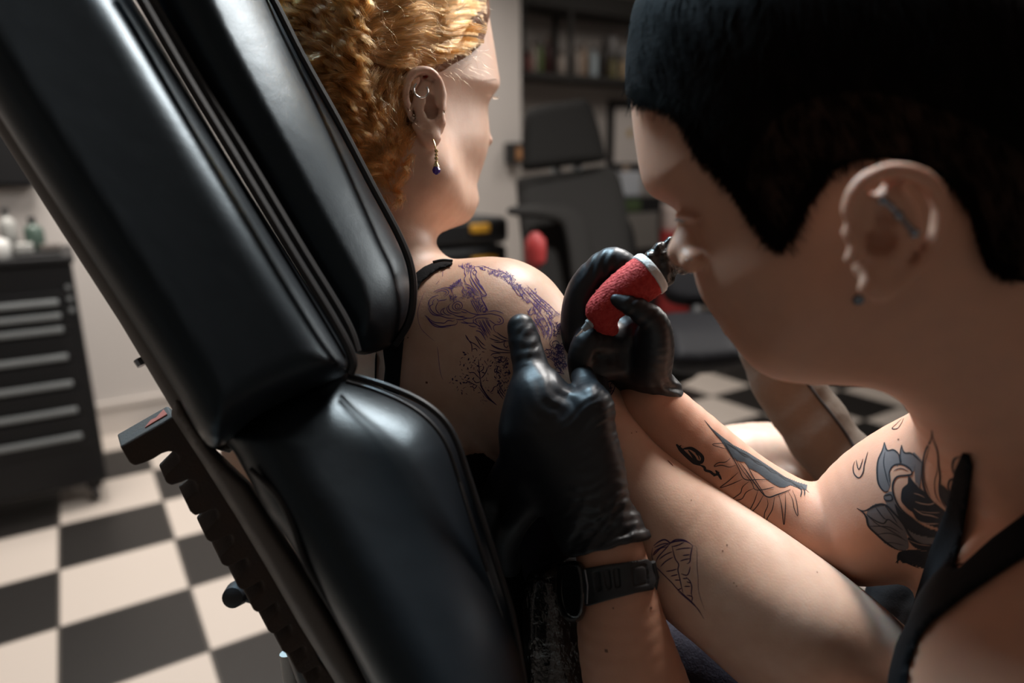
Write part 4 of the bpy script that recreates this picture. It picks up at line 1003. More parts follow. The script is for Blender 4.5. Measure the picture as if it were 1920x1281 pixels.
# scrolls in the shade of the machine (T4)
for pts in [[(385,545),(365,560),(350,545),(370,515),(410,510),(435,540),(420,580),(370,595),(335,570),(325,530),(350,500)], [(250,640),(300,610),(350,640),(330,690),(290,700)], [(300,700),(380,760),(440,840),(500,910)], [(340,690),(420,740),(490,800),(520,860)],
            [(380,880),(440,890),(500,910)], [(380,660),(440,690),(480,740)], [(360,300),(380,360),(370,430)], [(400,280),(430,350),(420,420)]]:
    L(T4, pts, 1.6)
scrib(T4, 410, 360, 50, 90, 40, 1.6); scrib(T4, 380, 640, 90, 80, 60, 1.5); scrib(T4, 450, 760, 70, 100, 60, 1.6); scrib(T4, 440, 600, 50, 60, 30, 1.6)
for pts in [[(910,1060),(1000,1010),(1090,1000),(1100,1080),(1050,1170),(1000,1230),(940,1160),(915,1080)], [(950,1060),(1000,1130),(1010,1210)], [(1000,1030),(1030,1100),(1020,1170)], [(1050,1030),(1060,1100),(1030,1180)], [(930,1100),(1000,1090),(1080,1070)]]: L(T4, pts, 2.0)
scrib(T4, 1010, 1090, 70, 70, 30, 1.5)
ik.k.build('tree_tattoo', M['dark_ink'], client); ik = Ink(tc_)
for _ in range(14): x = R1.uniform(640, 740); y = R1.uniform(1080, 1260); L(T3, [(x, y), (x + 12, y + 10)], 1.8)
ik.k.build('scroll_tattoo', M['dark_ink'], client); ik = Ink(tc_)
# butterfly wing on the upper arm (T7)
ik.line(T7([(170,230),(230,180),(300,150),(350,165),(380,190),(450,170),(550,165),(620,190),(665,225)]), 2.6)
for pts in [[(380,190),(450,150),(540,150),(600,170)], [(665,225),(655,270),(640,350),(630,430),(590,455)], [(405,225),(425,320),(450,400),(490,460),(480,530),(500,620),(520,720),(545,820)], [(160,250),(150,350),(190,470),(260,550),(330,620),(400,690),(470,770),(560,850),(660,940),(740,1040),(810,1150)],
            [(370,200),(280,240),(200,290),(160,350)], [(380,200),(300,290),(230,370),(200,440)], [(410,300),(320,340),(240,400)], [(420,370),(330,420),(260,490)], [(450,280),(550,260),(650,255)], [(540,350),(630,340)], [(510,420),(570,400),(630,390)],
            [(330,550),(400,540),(470,520)], [(390,610),(480,590)], [(440,660),(510,660)], [(520,580),(590,600),(620,560),(635,490)], [(580,620),(630,670),(655,740),(650,820),(660,870)], [(540,640),(600,640)], [(560,740),(640,740)], [(590,850),(660,870),(655,930)],
            [(470,790),(530,760)], [(480,800),(600,900),(720,1010),(780,1100)], [(170,350),(260,260),(340,240)], [(400,240),(480,220),(560,180)], [(180,250),(300,200),(390,205)], [(590,680),(650,700)]]:
    L(T7, pts, 1.9)
for pts in [[(665,225),(710,240),(722,340),(722,480),(735,640),(740,780),(770,900),(820,1040)]]: L(T7, pts, .8)
ik.k.build('wing_tattoo', M['dark_ink'], client)
M['mole'] = mat('brown_mole', (.16, .07, .04), .6)
ik = Ink(tc_); ik.line([(1251, 863), (1256, 868), (1262, 874)], 3.2); ik.k.build('mole', M['mole'], client); ik.k.build('mole', M['mole'], client)
for u, v, r in ((800, 717, 4), (1363, 1022, 2.6), (1355, 1033, 2.6), (1376, 1093, 2.6), (1381, 1099, 2.4), (1296, 938, 1.8), (1193, 810, 2), (765, 633, 2.2), (1532, 1073, 2.5), (1184, 812, 2)):
    ik = Ink(tc_); ik.line([(u - r/2, v), (u + r/2, v + .8)], r, False, False)
    if ik.k.v: ik.k.build('mole', M['mole'], client)
# ---------------- the artist's own tattoos
ik = Ink(ta_)
ik.fill(T5([(420,140),(500,230),(600,310),(720,400),(860,470),(1000,560),(1120,640),(1240,720),(1360,770),(1460,800),(1450,850),(1400,840),(1290,800),(1240,820),(1180,820),(1120,790),(1050,740),(960,670),(880,630),(830,570),(760,560),(700,510),(640,420),(560,300)]), False, 1.6)
for x, y in ((560,290), (640,360)): ik.line(T5([(430,150),(520,260),(640,400),(700,500)]), 3)
ik.k.build('forearm_shading', M['grey_ink'], artist)
ik = Ink(ta_, .0003)
for pts, w_ in [([(610,340),(700,500),(770,630),(830,740),(960,745),(1080,745)], 1.8), ([(730,520),(800,640),(900,770),(950,850),(1130,820)], 1.4), ([(790,580),(850,660),(930,780),(1050,915),(1160,895),(1290,845)], 2.4), ([(860,600),(920,720),(1040,910)], 1.8),
                ([(640,380),(510,390),(560,415),(660,440)], 1.4), ([(690,530),(640,570),(570,575),(525,615),(600,600),(680,620),(740,600)], 1.5), ([(770,670),(670,760),(585,825),(700,790),(810,740)], 1.4), ([(880,760),(810,820),(790,880),(705,945),(800,940),(850,870),(930,830)], 1.5),
                ([(965,850),(930,960),(870,1085),(950,1020),(1020,900)], 1.6), ([(1055,930),(1065,1000),(1030,1090),(1035,1200),(1060,1130),(1110,1040),(1130,920)], 1.6), ([(1170,890),(1200,1000),(1225,1200),(1240,1040),(1240,880)], 1.5),
                ([(1265,860),(1310,940),(1330,1040),(1365,1110),(1350,960),(1310,850)], 1.4), ([(1340,800),(1400,850),(1390,920)], 2.4), ([(1390,800),(1430,850),(1430,910)], 2.4), ([(1010,850),(1130,820)], 1.4)]:
    ik.line(T5(pts), w_)
for pts, w_ in [([(150,390),(200,450),(260,510),(330,570),(390,600)], 8), ([(210,440),(290,430),(360,470),(410,520),(400,570),(350,560),(320,510),(270,450)], 6.5), ([(340,480),(370,510),(380,550)], 2), ([(390,600),(430,620),(440,650),(490,665),(520,690),(570,700)], 5), ([(540,650),(570,690),(600,745)], 4.5), ([(520,710),(580,670)], 4), ([(170,420),(200,400)], 2.5)]:
    ik.line(T5(pts), w_)
for a_ in range(16):
    x0 = 640 + a_*46; y0 = 380 + a_*27; ik.line(T5([(x0, y0), (x0 + 90, y0 + 45 + (a_ % 3)*14), (x0 + 150, y0 + 92)]), 1.2)
ik.k.build('forearm_tattoo', M['black_ink'], artist)
# peony on the upper arm (T6)
ik = Ink(ta_, .0002)
ik.fill(T6([(305,270),(330,330),(370,330),(400,360),(420,430),(400,440),(370,440),(345,480),(350,560),(330,620),(290,620),(260,560),(255,470),(265,380),(290,330)]))
ik.fill(T6([(430,290),(450,340),(500,350),(520,400),(520,480),(490,470),(450,440),(425,400)]))
ik.fill(T6([(515,345),(560,385),(580,420),(570,520),(560,600),(530,560),(525,450)]))
ik.fill(T6([(180,770),(240,720),(300,730),(350,780),(420,860),(460,930),(480,1000),(470,1050),(400,1050),(330,1020),(250,950),(190,870)]))
ik.fill(T6([(300,660),(360,630),(380,700),(420,760),(480,800),(540,850),(620,900),(700,950),(700,1040),(600,1040),(520,1000),(450,920),(380,830),(330,740)]))
ik.k.build('flower_shading', M['petal_grey'], artist)
ik = Ink(ta_, .00032)
ik.fill(T6([(480,510),(520,560),(560,600),(600,630),(650,690),(720,750),(760,780),(790,800),(780,880),(740,900),(680,890),(600,860),(540,830),(510,780),(470,750),(440,700),(430,640),(450,600),(475,570)]))
ik.fill(T6([(380,720),(430,770),(500,810),(560,860),(640,900),(720,920),(740,960),(640,960),(540,940),(470,900),(420,840)]))
ik.fill(T6([(710,580),(760,610),(800,680),(790,760),(750,730),(715,660)]))
ik.fill(T6([(400,1080),(450,1060),(520,1050),(620,1060),(720,1060),(700,1120),(600,1180),(540,1170),(480,1150),(430,1140)]))
ik.fill(T6([(480,960),(560,1000),(640,1010),(720,1010),(720,1070),(560,1050),(490,1000)]))
for pts, w_ in [([(652,180),(660,240),(690,330),(700,420),(710,520),(705,620),(720,690),(760,760)], 4), ([(652,180),(645,250),(605,330),(585,420),(580,520),(600,620),(650,700),(740,770)], 4), ([(640,290),(615,370),(595,460),(600,560),(640,660)], 1.6), ([(690,400),(690,480),(670,560),(680,660),(720,720)], 1.6),
                ([(305,270),(290,330),(260,400),(252,480),(262,570),(300,625),(335,625)], 3.4), ([(305,270),(325,330),(370,325),(410,360),(420,430)], 3), ([(310,340),(300,420),(320,520),(340,590)], 2), ([(430,290),(420,370),(430,430)], 3), ([(430,290),(450,345),(500,350),(540,380),(580,420)], 3),
                ([(345,560),(340,490),(370,440),(430,430),(490,460),(505,500),(470,510),(400,520),(370,560),(365,620),(390,700),(430,760),(500,820),(560,870),(640,900)], 3.2), ([(370,480),(420,460),(480,480)], 1.6), ([(480,510),(480,570),(440,610),(430,680),(445,715),(500,770)], 2.6),
                ([(105,750),(150,780),(175,820),(190,880),(250,940),(320,1000),(390,1045),(440,1055)], 4), ([(105,750),(160,770),(240,730),(310,725),(370,780),(440,860),(500,960),(580,1010),(700,1020)], 4), ([(170,790),(240,840),(300,860),(330,830),(380,860),(440,910)], 2.4),
                ([(190,880),(280,880),(350,890),(420,930)], 1.8), ([(250,940),(330,930),(400,950),(470,990)], 1.8), ([(240,740),(300,820),(330,830)], 1.8), ([(310,730),(360,800),(400,860)], 2), ([(300,660),(350,650),(360,690),(310,690),(300,660)], 2.6), ([(180,800),(260,870),(330,900),(430,960)], 1.6), ([(300,1000),(370,1000),(450,1020)], 1.6),
                ([(400,1150),(410,1080),(460,1060),(560,1060)], 4), ([(385,1145),(420,1120),(480,1150),(560,1185)], 3.6), ([(860,370),(815,390),(800,450),(820,510),(860,520)], 4), ([(860,460),(820,470),(830,500)], 3), ([(860,530),(790,540),(770,590),(790,640),(850,640)], 4), ([(850,570),(800,580)], 3),
                ([(90,410),(78,450),(85,500),(120,530),(150,490),(160,430),(185,340)], 2.6), ([(100,400),(120,470),(150,390)], 2.2), ([(440,90),(400,130),(360,170),(400,170),(430,130),(445,95)], 2.2)]:
    ik.line(T6(pts), w_)
ik.k.build('flower_tattoo', M['black_ink'], artist)
ik = Ink(ta_, .0005)
for pts, w_ in [([(530,700),(580,715),(640,720),(690,700)], 2.2), ([(520,750),(580,790),(640,800),(700,820)], 2.4), ([(540,840),(620,860),(700,860)], 2.2), ([(520,640),(560,650),(600,670)], 1.6), ([(480,980),(560,1010),(640,1020)], 1.6), ([(540,560),(560,600)], 1.6), ([(560,770),(640,780),(710,780)], 1.2)]:
    ik.line(T6(pts), w_)
ik.k.build('petal_highlight', mat('bare_skin_between_petals', (.36, .21, .15), .5), artist)
for u, v, r in ((1137, 1220, 6), (1685, 824, 3), (1220, 1140, 4), (1150, 1140, 3), (1715, 1120, 3)):
    ik = Ink(ta_, .0003); ik.line([(u - r/2, v), (u + r/2, v + .8)], r, False, False)
    if ik.k.v: ik.k.build('mole', M['mole'], artist)
# ================================================================ tattoo machine held in the glove
def axis_frame(a, b):
    a = np.asarray(a); b = np.asarray(b); z = (b - a) / np.linalg.norm(b - a); x = np.cross(z, FW); x /= np.linalg.norm(x); return a, [x, np.cross(z, x), z], np.linalg.norm(b - a)
ga, gax, gl_ = axis_frame(P(1116, 594, .498), P(1218, 514, .498))
px = .498 / FPX
tm = empty('tattoo_machine', ga, 'tattoo machine with red wrapped grip and black bag cover held above the shoulder', 'tattoo machine')
gripf = chain([(1127, 583, .499, 16), (1136, 574, .499, 27), (1150, 562, .499, 35), (1172, 547, .499, 40), (1196, 530, .499, 42), (1214, 517, .499, 42), (1226, 508, .499, 41)], 5)
endp = q(1214, 517, .499); zc = gax[2] @ MC.T; zc = np.array([gax[2] @ RIGHT, -(gax[2] @ UPI), gax[2] @ FW])
nub = chain([(1118, 590, .499, 12), (1124, 596, .499, 22), (1134, 608, .503, 22)], 5)
belly = chain([(1122, 585, .499, 22), (1132, 606, .503, 20), (1148, 618, .507, 12)], 4)
gf = su(.010, gripf, belly)
gf = cut(gf, lambda x: (x - endp) @ zc)
gf = rel(gf, lambda x: .0004 * np.sin(((x - endp) @ zc) * 5200) * np.sin((x[:, 0] + x[:, 1]) * 2600))
lo, hi = box_uvd(1080, 1280, 460, 640, .47, .53)
sdf_obj('grip_wrap', gf, lo, hi, .0007, M['red_wrap'], tm)
k = MB(); b0 = P(1213, 518, .499); r0 = 43 * px
k.lathe(b0, [(r0*.98, 0), (r0*1.03, .0008), (r0*1.02, .0045), (r0*.95, .0062), (r0*.6, .0068)], gax, 36); k.build('white_band', mat('white_foam_tape', (.62, .62, .60), .8, bump=[(400, .6, .001)]), tm, True)
bagf = infl([(1204, 486), (1222, 463), (1246, 452), (1262, 443), (1290, 452), (1302, 478), (1302, 508), (1285, 512), (1268, 520), (1262, 532), (1248, 541), (1226, 516)], [(1230, 500, .500), (1290, 480, .508), (1250, 520, .505)], .015, .012)
bagf = rel(bagf, wr((.8, -.5), .24, .0006), wr((.3, .9), .34, .0004), wr((.9, .5), .18, .0006))
lo, hi = box_uvd(1180, 1330, 420, 570, .475, .535)
sdf_obj('bag_cover', bagf, lo, hi, .0009, mat('black_plastic_bag', (.012, .011, .010), .30, spec=.5, bump=[(150, .6, .002)]), tm)
na, nax, nl = axis_frame(P(1126, 588, .500), P(1082, 629, .500))
k = MB(); k.lathe(na, [(9*px, 0), (10*px, nl*.2), (9*px, nl*.35), (10*px, nl*.36), (10*px, nl*.5), (7*px, nl*.55), (5*px, nl*.75), (3*px, nl*.76)], nax, 20); k.build('tube', M['steel'], tm, True)
k = MB(); k.lathe(na, [(2.2*px, nl*.7), (1.8*px, nl*.9), (.5*px, nl*1.05)], nax, 12); k.build('needle', M['silver'], tm, True)
# ================================================================ wristwatch
wa = P(1155, 1095, .49)
wt = empty('wristwatch', wa, 'black smart watch with slotted rubber strap on the near wrist', 'watch')
STR = [(1096, 1066), (1130, 1060), (1175, 1054), (1214, 1048), (1228, 1060), (1230, 1090), (1226, 1106), (1190, 1113), (1140, 1126), (1100, 1138), (1088, 1120), (1088, 1080)]
strap = cut(off(fore_l, .0030), region(STR, False))
slots = [[(1112, 1072), (1123, 1070), (1128, 1108), (1118, 1110)], [(1131, 1069), (1142, 1067), (1147, 1104), (1137, 1106)], [(1149, 1066), (1160, 1064), (1164, 1101), (1154, 1103)]]
for s_ in slots: strap = ssub(.0006, strap, cut(off(region(s_, False), 0), lambda x: -(fore_l(x) - .0012)))
ring = region([(1184, 1062), (1213, 1058), (1216, 1096), (1188, 1100)], False)
strap = ssub(.0004, strap, cut(cut(ring, lambda x: -(ring(x) + .0014)), lambda x: -(fore_l(x) - .0022)))
lo, hi = box_uvd(1050, 1270, 1020, 1170, .42, .56)
M['rubber'] = mat('matte_black_rubber', (.014, .014, .015), .55, bump=[(900, .2, .0003)])
sdf_obj('strap', strap, lo, hi, .0010, M['rubber'], wt)
CS = [(1046, 1064), (1060, 1054), (1082, 1052), (1094, 1060), (1100, 1095), (1100, 1138), (1093, 1160), (1078, 1168), (1062, 1164), (1050, 1148), (1042, 1110)]
sdf_obj('case', infl(CS, [(1060, 1100, .492), (1095, 1100, .480), (1070, 1160, .490)], .005, .016), *box_uvd(1020, 1120, 1030, 1190, .45, .53), .0011, mat('black_glass_case', (.008, .008, .009), .15, spec=.6), wt)
k = MB(); k.tube([P(1096, 1068, .470), P(1101, 1098, .470), P(1100, 1132, .470)], .0009, 8); k.build('case_edge', M['chrome'], wt, True)
k = MB(); k.tube([P(1224, 1054, .480), P(1231, 1082, .482), P(1227, 1104, .484)], .0020, 10); k.build('strap_loop', M['rubber'], wt, True)
# ================================================================ jewellery
def ringpts(c, a, b, r, n=24, a0=0, a1=2*math.pi): return [np.asarray(c) + r*(np.asarray(a)*math.cos(a0+(a1-a0)*i/n) + np.asarray(b)*math.sin(a0+(a1-a0)*i/n)) for i in range(n+1)]
er = P(789, 168, .548)
k = MB(); c_ = P(789, 169, .545); k.tube(ringpts(c_, RIGHT*.9 + FW*.3, UPI, .0060, 28, math.radians(130), math.radians(390)), .00085, 10)
o = k.build('hoop_earring', M['silver'], None, True); tag(o, 'small silver hoop in the upper rim of the red haired woman\'s ear', 'earring')
de = empty('drop_earring', P(816, 272, .545), 'gold drop earring with a purple stone hanging from the ear lobe', 'earring')
k = MB(); k.tube([P(812, 262, .552), P(815, 270, .546), P(817, 280, .545)], .0006, 8); k.build('hook', M['gold'], de, True)
for i, (v, r) in enumerate(((283, .0016), (290, .0014), (297, .0016), (304, .0013))):
    k = MB(); k.lathe(P(818, v, .545), [(.0001, -r), (r*.7, -r*.7), (r, 0), (r*.7, r*.7), (.0001, r)], None, 12); k.build('bead', M['gold'], de, True)
k = MB(); k.lathe(P(818, 312, .545), [(.0022, -.0015), (.0024, 0), (.0010, .0032)], None, 8); k.build('cap', M['gold'], de)
k = MB(); k.lathe(P(818, 320, .545), [(.0008, -.0032), (.0028, -.0016), (.0034, .0006), (.0022, .0030)], None, 7); k.build('stone', M['amethyst'], de)
pierce = [(1609, 562, .2965, .0034, 'dark stud in the near ear lobe of the dark haired artist', 'stud_earring', M['chrome']), (1288, 488, .395, .0008, 'tiny silver nose stud, the left of two in the nostril', 'nose_stud', M['silver']), (1296, 486, .394, .0008, 'tiny silver nose stud, the right of two in the nostril', 'nose_stud', M['silver'])]
eat = bvh(artist)
for u, v, d, r, lab, nm, mm in pierce:
    h = cast(eat, u, v); p_ = h[0] if h else P(u, v, d); nn = h[1] if h else -FW
    k = MB(); k.tube([p_ - nn*r*.3, p_ + nn*r*.5], [r, r*.7], 14); o = k.build(nm, mm, None, True); tag(o, lab, 'piercing')
ip = catmull([(1652, 376, 0), (1668, 388, 0), (1682, 404, 0), (1696, 420, 0), (1712, 438, 0)], 4)
pts = []
for u, v, _ in ip:
    h = cast(eat, u, v); pts.append((h[0] if h else P(u, v, .3)) - FW*.0012)
k = MB(); k.tube(pts, .0011, 10); bar = k.build('industrial_bar', M['chrome'], None, True); tag(bar, 'dark metal bar piercing across the artist\'s upper ear', 'piercing')
for i in (0, -1, len(pts)//2):
    k = MB(); c_ = pts[i]; k.lathe(c_, [(.0001, -.0022), (.0016, -.0015), (.0022, 0), (.0016, .0015), (.0001, .0022)], None, 12); k.build('ball', M['chrome'], bar, True)
# cord along the trouser seam
k = MB(); tt_ = bvh(tr_obj) if 'tr_obj' in globals() else None
cp_ = []
for u, v, _ in catmull([(1500, 700, 0), (1530, 742, 0), (1562, 782, 0), (1590, 822, 0), (1612, 858, 0), (1640, 905, 0)], 5):
    h = cast(tt_, u, v)
    if h: cp_.append(h[0] + h[1]*.0008)
k.tube(cp_, .0016, 8); k.build('seam_cord', M['black'], tr_obj, True)
# ================================================================ hair
def hair_mat(name, color, rough=.42, var=.25):
    m = bpy.data.materials.new(name); m.use_nodes = True; nt = m.node_tree
    for n in list(nt.nodes): nt.nodes.remove(n)
    out = nt.nodes.new('ShaderNodeOutputMaterial'); h = nt.nodes.new('ShaderNodeBsdfHairPrincipled')
    h.parametrization = 'COLOR'; h.inputs['Color'].default_value = (*color, 1); h.inputs['Roughness'].default_value = rough; h.inputs['Radial Roughness'].default_value = .4
    inf = nt.nodes.new('ShaderNodeHairInfo'); mx = nt.nodes.new('ShaderNodeMix'); mx.data_type = 'RGBA'
    mx.inputs[6].default_value = (*[c * (1 - var) * .7 for c in color], 1); mx.inputs[7].default_value = (*[min(1, c * (1 + var) + .02) for c in color], 1)
    nt.links.new(inf.outputs['Random'], mx.inputs[0]); nt.links.new(mx.outputs[2], h.inputs['Color']); nt.links.new(h.outputs[0], out.inputs[0])
    return m
def hair_obj(name, strands, r, m, parent):
    """strands: list of (n,3) world points"""
    hc = bpy.data.hair_curves.new(name); hc.add_curves([len(s) for s in strands])
    org = np.zeros(3)
    allp = np.concatenate(strands) - org
    hc.attributes['position'].data.foreach_set('vector', allp.astype(np.float32).ravel())
    ra = hc.attributes.get('radius') or hc.attributes.new('radius', 'FLOAT', 'POINT')
    rr = np.concatenate([r * np.r_[np.full(len(s) - 2, 1.0), .7, .3] for s in strands])
    ra.data.foreach_set('value', rr.astype(np.float32))
    hc.materials.append(m)
    o = bpy.data.objects.new(name, hc); COL.objects.link(o); o.parent = parent
    return o
HR = np.random.RandomState(5)
# ---- client: scalp hair and bunched curls
hreg = region([(905, -220), (915, -40), (917, 20), (916, 55), (905, 78), (880, 104), (856, 122), (832, 134), (812, 134), (792, 136), (778, 152), (772, 180), (774, 215), (782, 250), (784, 275), (768, 300), (748, 318), (738, 350), (735, 392), (700, 400), (560, 300), (480, 0), (500, -250)], True)
cap_c = cut(off(head_c, .0045), hreg)
curls = su(.02, chain([(640, -60, .60, 110), (605, 60, .585, 100), (618, 150, .578, 86), (650, 235, .575, 66), (690, 312, .580, 42), (722, 375, .590, 18)]), ball(560, 30, .575, 70), ball(590, 170, .57, 60))
hb = su(.012, cap_c, curls)
hb = rel(hb, wr((.25, 1), .16, .0012), wr((.8, .5), .11, .0012))
hbase = sdf_obj('hair_base', hb, *box_uvd(440, 960, -260, 420, .46, .76), .0030, mat('ginger_hair_base', (.16, .060, .018), .7, spec=.2, bump=[(120, .8, .003)], stretch=(1, 1, 3)), client)
th = bvh(hbase)
def depth_at(tree, u, v, dflt):
    h = cast(tree, u, v)
    return float((h[0] - CAM) @ FW) if h else dflt
def lock(tree, path, wpx, amp, wl, n, lift, m=26, dflt=.57, frizz=1.0, depth_amp=.003, spread_end=1.0, phase=None):
    path = catmull(path, 8); seg = np.linalg.norm(np.diff(path, axis=0), axis=1); Ls = np.r_[0, np.cumsum(seg)]
    t = np.linspace(0, Ls[-1], m); c = np.stack([np.interp(t, Ls, path[:, i]) for i in (0, 1)], 1)
    tg = np.gradient(c, axis=0); tg /= np.linalg.norm(tg, axis=1)[:, None] + 1e-9; nm = np.stack([-tg[:, 1], tg[:, 0]], 1)
    ph0 = HR.uniform(0, 6.28) if phase is None else phase + HR.uniform(-.5, .5); ph = ph0 + 2*np.pi*t/(wl*(HR.uniform(.8, 1.2) if phase is None else HR.uniform(.96, 1.04)))
    grow = np.clip(np.arange(m)/5, 0, 1)
    c = c + nm*(amp*grow*np.sin(ph))[:, None]
    dep = np.array([depth_at(tree, a, b, dflt) for a, b in c[::3]])
    dep = np.minimum.accumulate(np.r_[dep])*0 + dep
    dep = np.interp(np.arange(m), np.arange(0, m, 3)[:len(dep)], dep)
    dep = dep - lift - depth_amp*.5 + depth_amp*np.cos(ph)*grow*.5
    out = []
    for _ in range(n):
        a = HR.uniform(0, 6.28); r = HR.uniform(0, 1)**.6
        prof = wpx*(.55 + .45*np.sin(np.linspace(.3, 2.6, m)))*np.linspace(1, spread_end, m)
        nz = np.cumsum(HR.randn(m, 2), axis=0)*.35*frizz; nz -= nz[0]
        ph2 = HR.uniform(0, 6.28); w2 = 2*np.pi*t/(wl*HR.uniform(.35, .9))
        off2 = nm*(r*np.cos(a)*prof + frizz*1.1*np.sin(w2 + ph2))[:, None] + nz
        dd = dep + r*np.sin(a)*prof/FPX*.5
        uv = c + off2
        k0 = HR.randint(0, max(1, m//6)); k1 = m - HR.randint(0, m//4)
        out.append(np.array([P(uv[i, 0], uv[i, 1], dd[i]) for i in range(k0, k1)]))
    return out
S1 = []
# swept back from the forehead and temple
starts = [(914 - HR.uniform(0, 8), y) for y in np.linspace(-170, 60, 32)] + [(x, y) for x, y in zip(np.linspace(908, 790, 24), 78 + (908 - np.linspace(908, 790, 24))*.5)]
starts += [(HR.uniform(700, 900), HR.uniform(-120, 110)) for _ in range(90)]
for (x, y) in starts:
    ty = 15 + .55*y + HR.uniform(-20, 20); tx = 600 + HR.uniform(-35, 40)
    mid = (x*.5 + tx*.5 + HR.uniform(-12, 12), y*.62 + ty*.38 - 8 + HR.uniform(-8, 8))
    q1 = (x*.8 + tx*.2, y*.9 + ty*.1 - 5)
    S1 += lock(th, [(x, y), q1, mid, (tx*.7 + x*.3, ty*.8 + y*.2 + 6), (tx, ty)], 6.5, 5.0, 92, 60, .0010, frizz=.45, phase=(x - 900)*-.068 + 1.2*math.sin(y*.03))
# behind the ear and nape: down and back
for _ in range(46):
    x = HR.uniform(700, 790); y = HR.uniform(120, 250)
    S1 += lock(th, [(x, y), (x - 26, y + 35), (x - 38, y + 78), (x - 40 + HR.uniform(-12, 12), y + 118)], 9, 4, 60, 34, .0008, frizz=1.3, m=18)
for _ in range(26):
    x = HR.uniform(735, 778); y = HR.uniform(215, 300)
    S1 += lock(th, [(x, y), (x - 12, y + 24), (x - 26, y + 48)], 8, 2, 40, 26, .0006, frizz=1.4, m=12)
# big curls
S2 = []
for _ in range(175):
    x = HR.uniform(500, 690); y = HR.uniform(-175, 170)
    ex = 590 + .40*HR.uniform(60, 330); t0 = HR.uniform(.3, 1)
    tx = x*(1 - t0) + (650 + HR.uniform(-60, 60))*t0; ty = y + HR.uniform(90, 200)
    lim = 500 + max(0, ty)*.56; tx = max(tx, lim + HR.uniform(0, 40))
    S2 += lock(th, [(x, y), ((x + tx)/2 - 14 + HR.uniform(-20, 20), (y + ty)/2 + HR.uniform(-14, 14)), (tx, ty)], 8, HR.uniform(6, 13), HR.uniform(50, 80), 52, HR.uniform(.000, .006), frizz=.9, depth_amp=.008)
for _ in range(60):
    y = HR.uniform(120, 300); x = 560 + .50*y + HR.uniform(0, 70); ty = min(395, y + HR.uniform(60, 120)); tx = 552 + ty*.45 + HR.uniform(0, 22)
    S2 += lock(th, [(x, y), ((x + tx)/2 + HR.uniform(-12, 12), (y + ty)/2), (tx, ty)], 7, HR.uniform(4, 9), HR.uniform(40, 70), 44, HR.uniform(.000, .004), frizz=1.6, depth_amp=.006)
# flyaways
S3 = []
for _ in range(900):
    if HR.rand() < .55: x = HR.uniform(500, 740); y = HR.uniform(-60, 330)
    else: x = HR.uniform(690, 905); y = HR.uniform(-60, 300); 
    if x > 780 and y > 140: continue
    if x < 520 + y*.55: continue
    ang = HR.uniform(0, 6.28); cur = HR.uniform(-.22, .22); ln = HR.uniform(18, 60); m_ = 12; d = depth_at(th, x, y, .57) - HR.uniform(.003, .010); pt = np.array([x, y]); s_ = []
    for i in range(m_):
        s_.append(P(pt[0], pt[1], d)); pt = pt + ln/m_*np.array([math.cos(ang), math.sin(ang)]); ang += cur
    S3.append(np.array(s_))
for _ in range(26):   # baby hair in front of the ear and at the temple
    x = HR.uniform(830, 905); y = HR.uniform(90, 150); d = depth_at(tc_, x, y, .58) - .0008; dx = HR.uniform(4, 22); dy = HR.uniform(4, 22)
    S3.append(np.array([P(x + dx*i/7 , y + dy*(i/7)**1.6, d) for i in range(8)]))
hm = hair_mat('ginger_hair', (.64, .185, .042), .24)
h1 = hair_obj('hair', S1 + S2, .00011, hm, hbase); h1['label'] = 'wavy ginger hair swept back'
h2 = hair_obj('stray_hair', S3, .00005, hair_mat('light_ginger_hair', (.7, .28, .08), .2), hbase)
brow = [np.array([P(903 + j*1.1 + i*.9, 150 - j*.12 + i*.5, depth_at(tc_, 903 + j*1.1 + i*.9, 150 - j*.12 + i*.5, .63) - .0006) for i in range(6)]) for j in range(24)]
hair_obj('eyebrow', brow, .00014, hair_mat('brown_brow', (.08, .035, .015)), client)
lash = [np.array([P(924 + i*1.6, 181 + .5*i*(1 - i/9) + j*.8, .684 - j*.001) for i in range(8)]) for j in range(5)]
hair_obj('eyelashes', lash, .0003, hair_mat('brown_lashes', (.12, .06, .03)), client)
print('strands', len(S1), len(S2), len(S3))
# ---- artist: dark crop with faded side
areg = region([(1120, -300), (1150, 60), (1160, 165), (1190, 186), (1218, 190), (1255, 202), (1280, 224), (1296, 262), (1322, 302), (1362, 340), (1392, 378), (1414, 412), (1440, 446), (1466, 462), (1484, 446), (1500, 410), (1518, 372), (1536, 346), (1560, 322), (1620, 300), (1700, 306), (1770, 340), (1812, 392), (1834, 450), (1850, 500), (1900, 526), (1990, 530), (2200, 480), (2300, -400), (1500, -500)], True)
acap = cut(off(su(.03, head_a, neck_a), .0028), areg)
ahair = sdf_obj('hair', acap, *box_uvd(1080, 2200, -360, 600, .26, .52), .0030, M['hair_dark'], artist)
fade = cut(off(su(.03, head_a, neck_a), .0033), region([(1396, 372), (1412, 404), (1440, 438), (1466, 456), (1482, 440), (1498, 404), (1516, 366), (1536, 340), (1560, 316), (1640, 296), (1706, 300), (1776, 336), (1818, 390), (1840, 450), (1858, 498), (1900, 520), (1990, 526), (2010, 420), (1930, 300), (1780, 210), (1620, 170), (1480, 200), (1410, 280)], True))
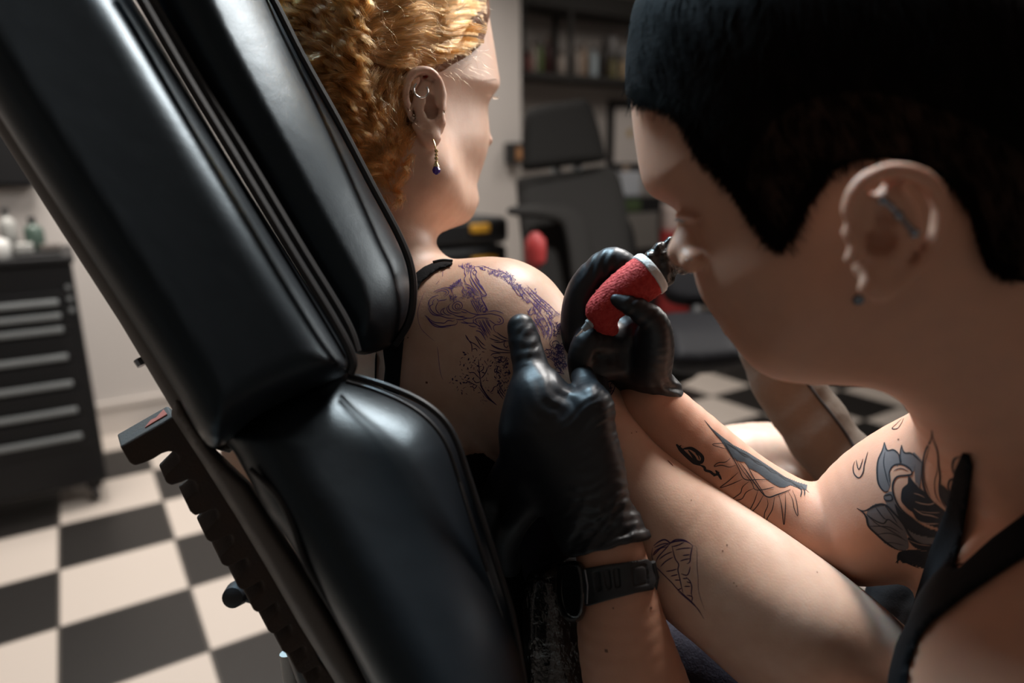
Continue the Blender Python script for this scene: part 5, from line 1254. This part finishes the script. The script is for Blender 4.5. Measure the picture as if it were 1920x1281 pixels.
sdf_obj('shaved_side', fade, *box_uvd(1340, 2050, 120, 600, .26, .50), .0030, mat('shaved_brown_hair', (.034, .019, .013), .9, spec=.05, vary=(90, (.010, .006, .004), .8)), ahair)
tah = bvh(ahair)
SA = []
def short(tree, x, y, ang, ln, spread, lift, n):
    for _ in range(n):
        xx = x + HR.uniform(-spread, spread); yy = y + HR.uniform(-spread, spread); a = ang + HR.uniform(-.35, .35); d = depth_at(tree, xx, yy, None) if False else None
        h = cast(tree, xx, yy)
        if not h: continue
        d = float((h[0] - CAM) @ FW) - lift; cur = HR.uniform(-.05, .05); pt = np.array([xx, yy]); s_ = []
        for i in range(6):
            s_.append(P(pt[0], pt[1], d - .0006*i)); pt = pt + ln/6*np.array([math.cos(a), math.sin(a)]); a += cur
        SA.append(np.array(s_))
edge = catmull([(1186, 182, 0), (1218, 188, 0), (1255, 200, 0), (1280, 222, 0), (1296, 260, 0), (1322, 300, 0), (1362, 338, 0), (1392, 376, 0), (1414, 410, 0), (1440, 444, 0), (1466, 460, 0)], 12)
for e in edge: short(tah, e[0] + 6, e[1] - 10, 1.9, 30, 12, .0005, 26)
edge = catmull([(1484, 446, 0), (1500, 410, 0), (1518, 372, 0), (1536, 346, 0), (1560, 322, 0), (1780, 350, 0), (1822, 392, 0), (1840, 450, 0), (1856, 500, 0), (1900, 520, 0)], 12)
for e in edge: short(tah, e[0], e[1] - 14, 1.4, 26, 13, .0005, 20)
for _ in range(1400):
    x = HR.uniform(1180, 1920); y = HR.uniform(-20, 480); short(tah, x, y, 1.7 if x < 1450 else 1.2, 46, 8, .0005, 3)
hair_obj('short_hair', SA, .00014, mat('dark_brown_strands', (.006, .004, .003), .9, spec=.05), ahair)
eb = [np.array([P(1222 + j*2.2 + i*1.0, 366 + j*.9 - i*1.2, .438 - .0002*i) for i in range(5)]) for j in range(14)]
hair_obj('eyebrow', eb, .00018, hair_mat('light_brown_brow', (.25, .15, .09)), artist)
el = [np.array([P(1270 + j*1.5 - i*1.4, 408 + j*.5 + i*1.3, .404 - .0006*i) for i in range(6)]) for j in range(12)]
hair_obj('eyelashes', el, .0002, hair_mat('dark_lashes', (.03, .02, .015)), artist)
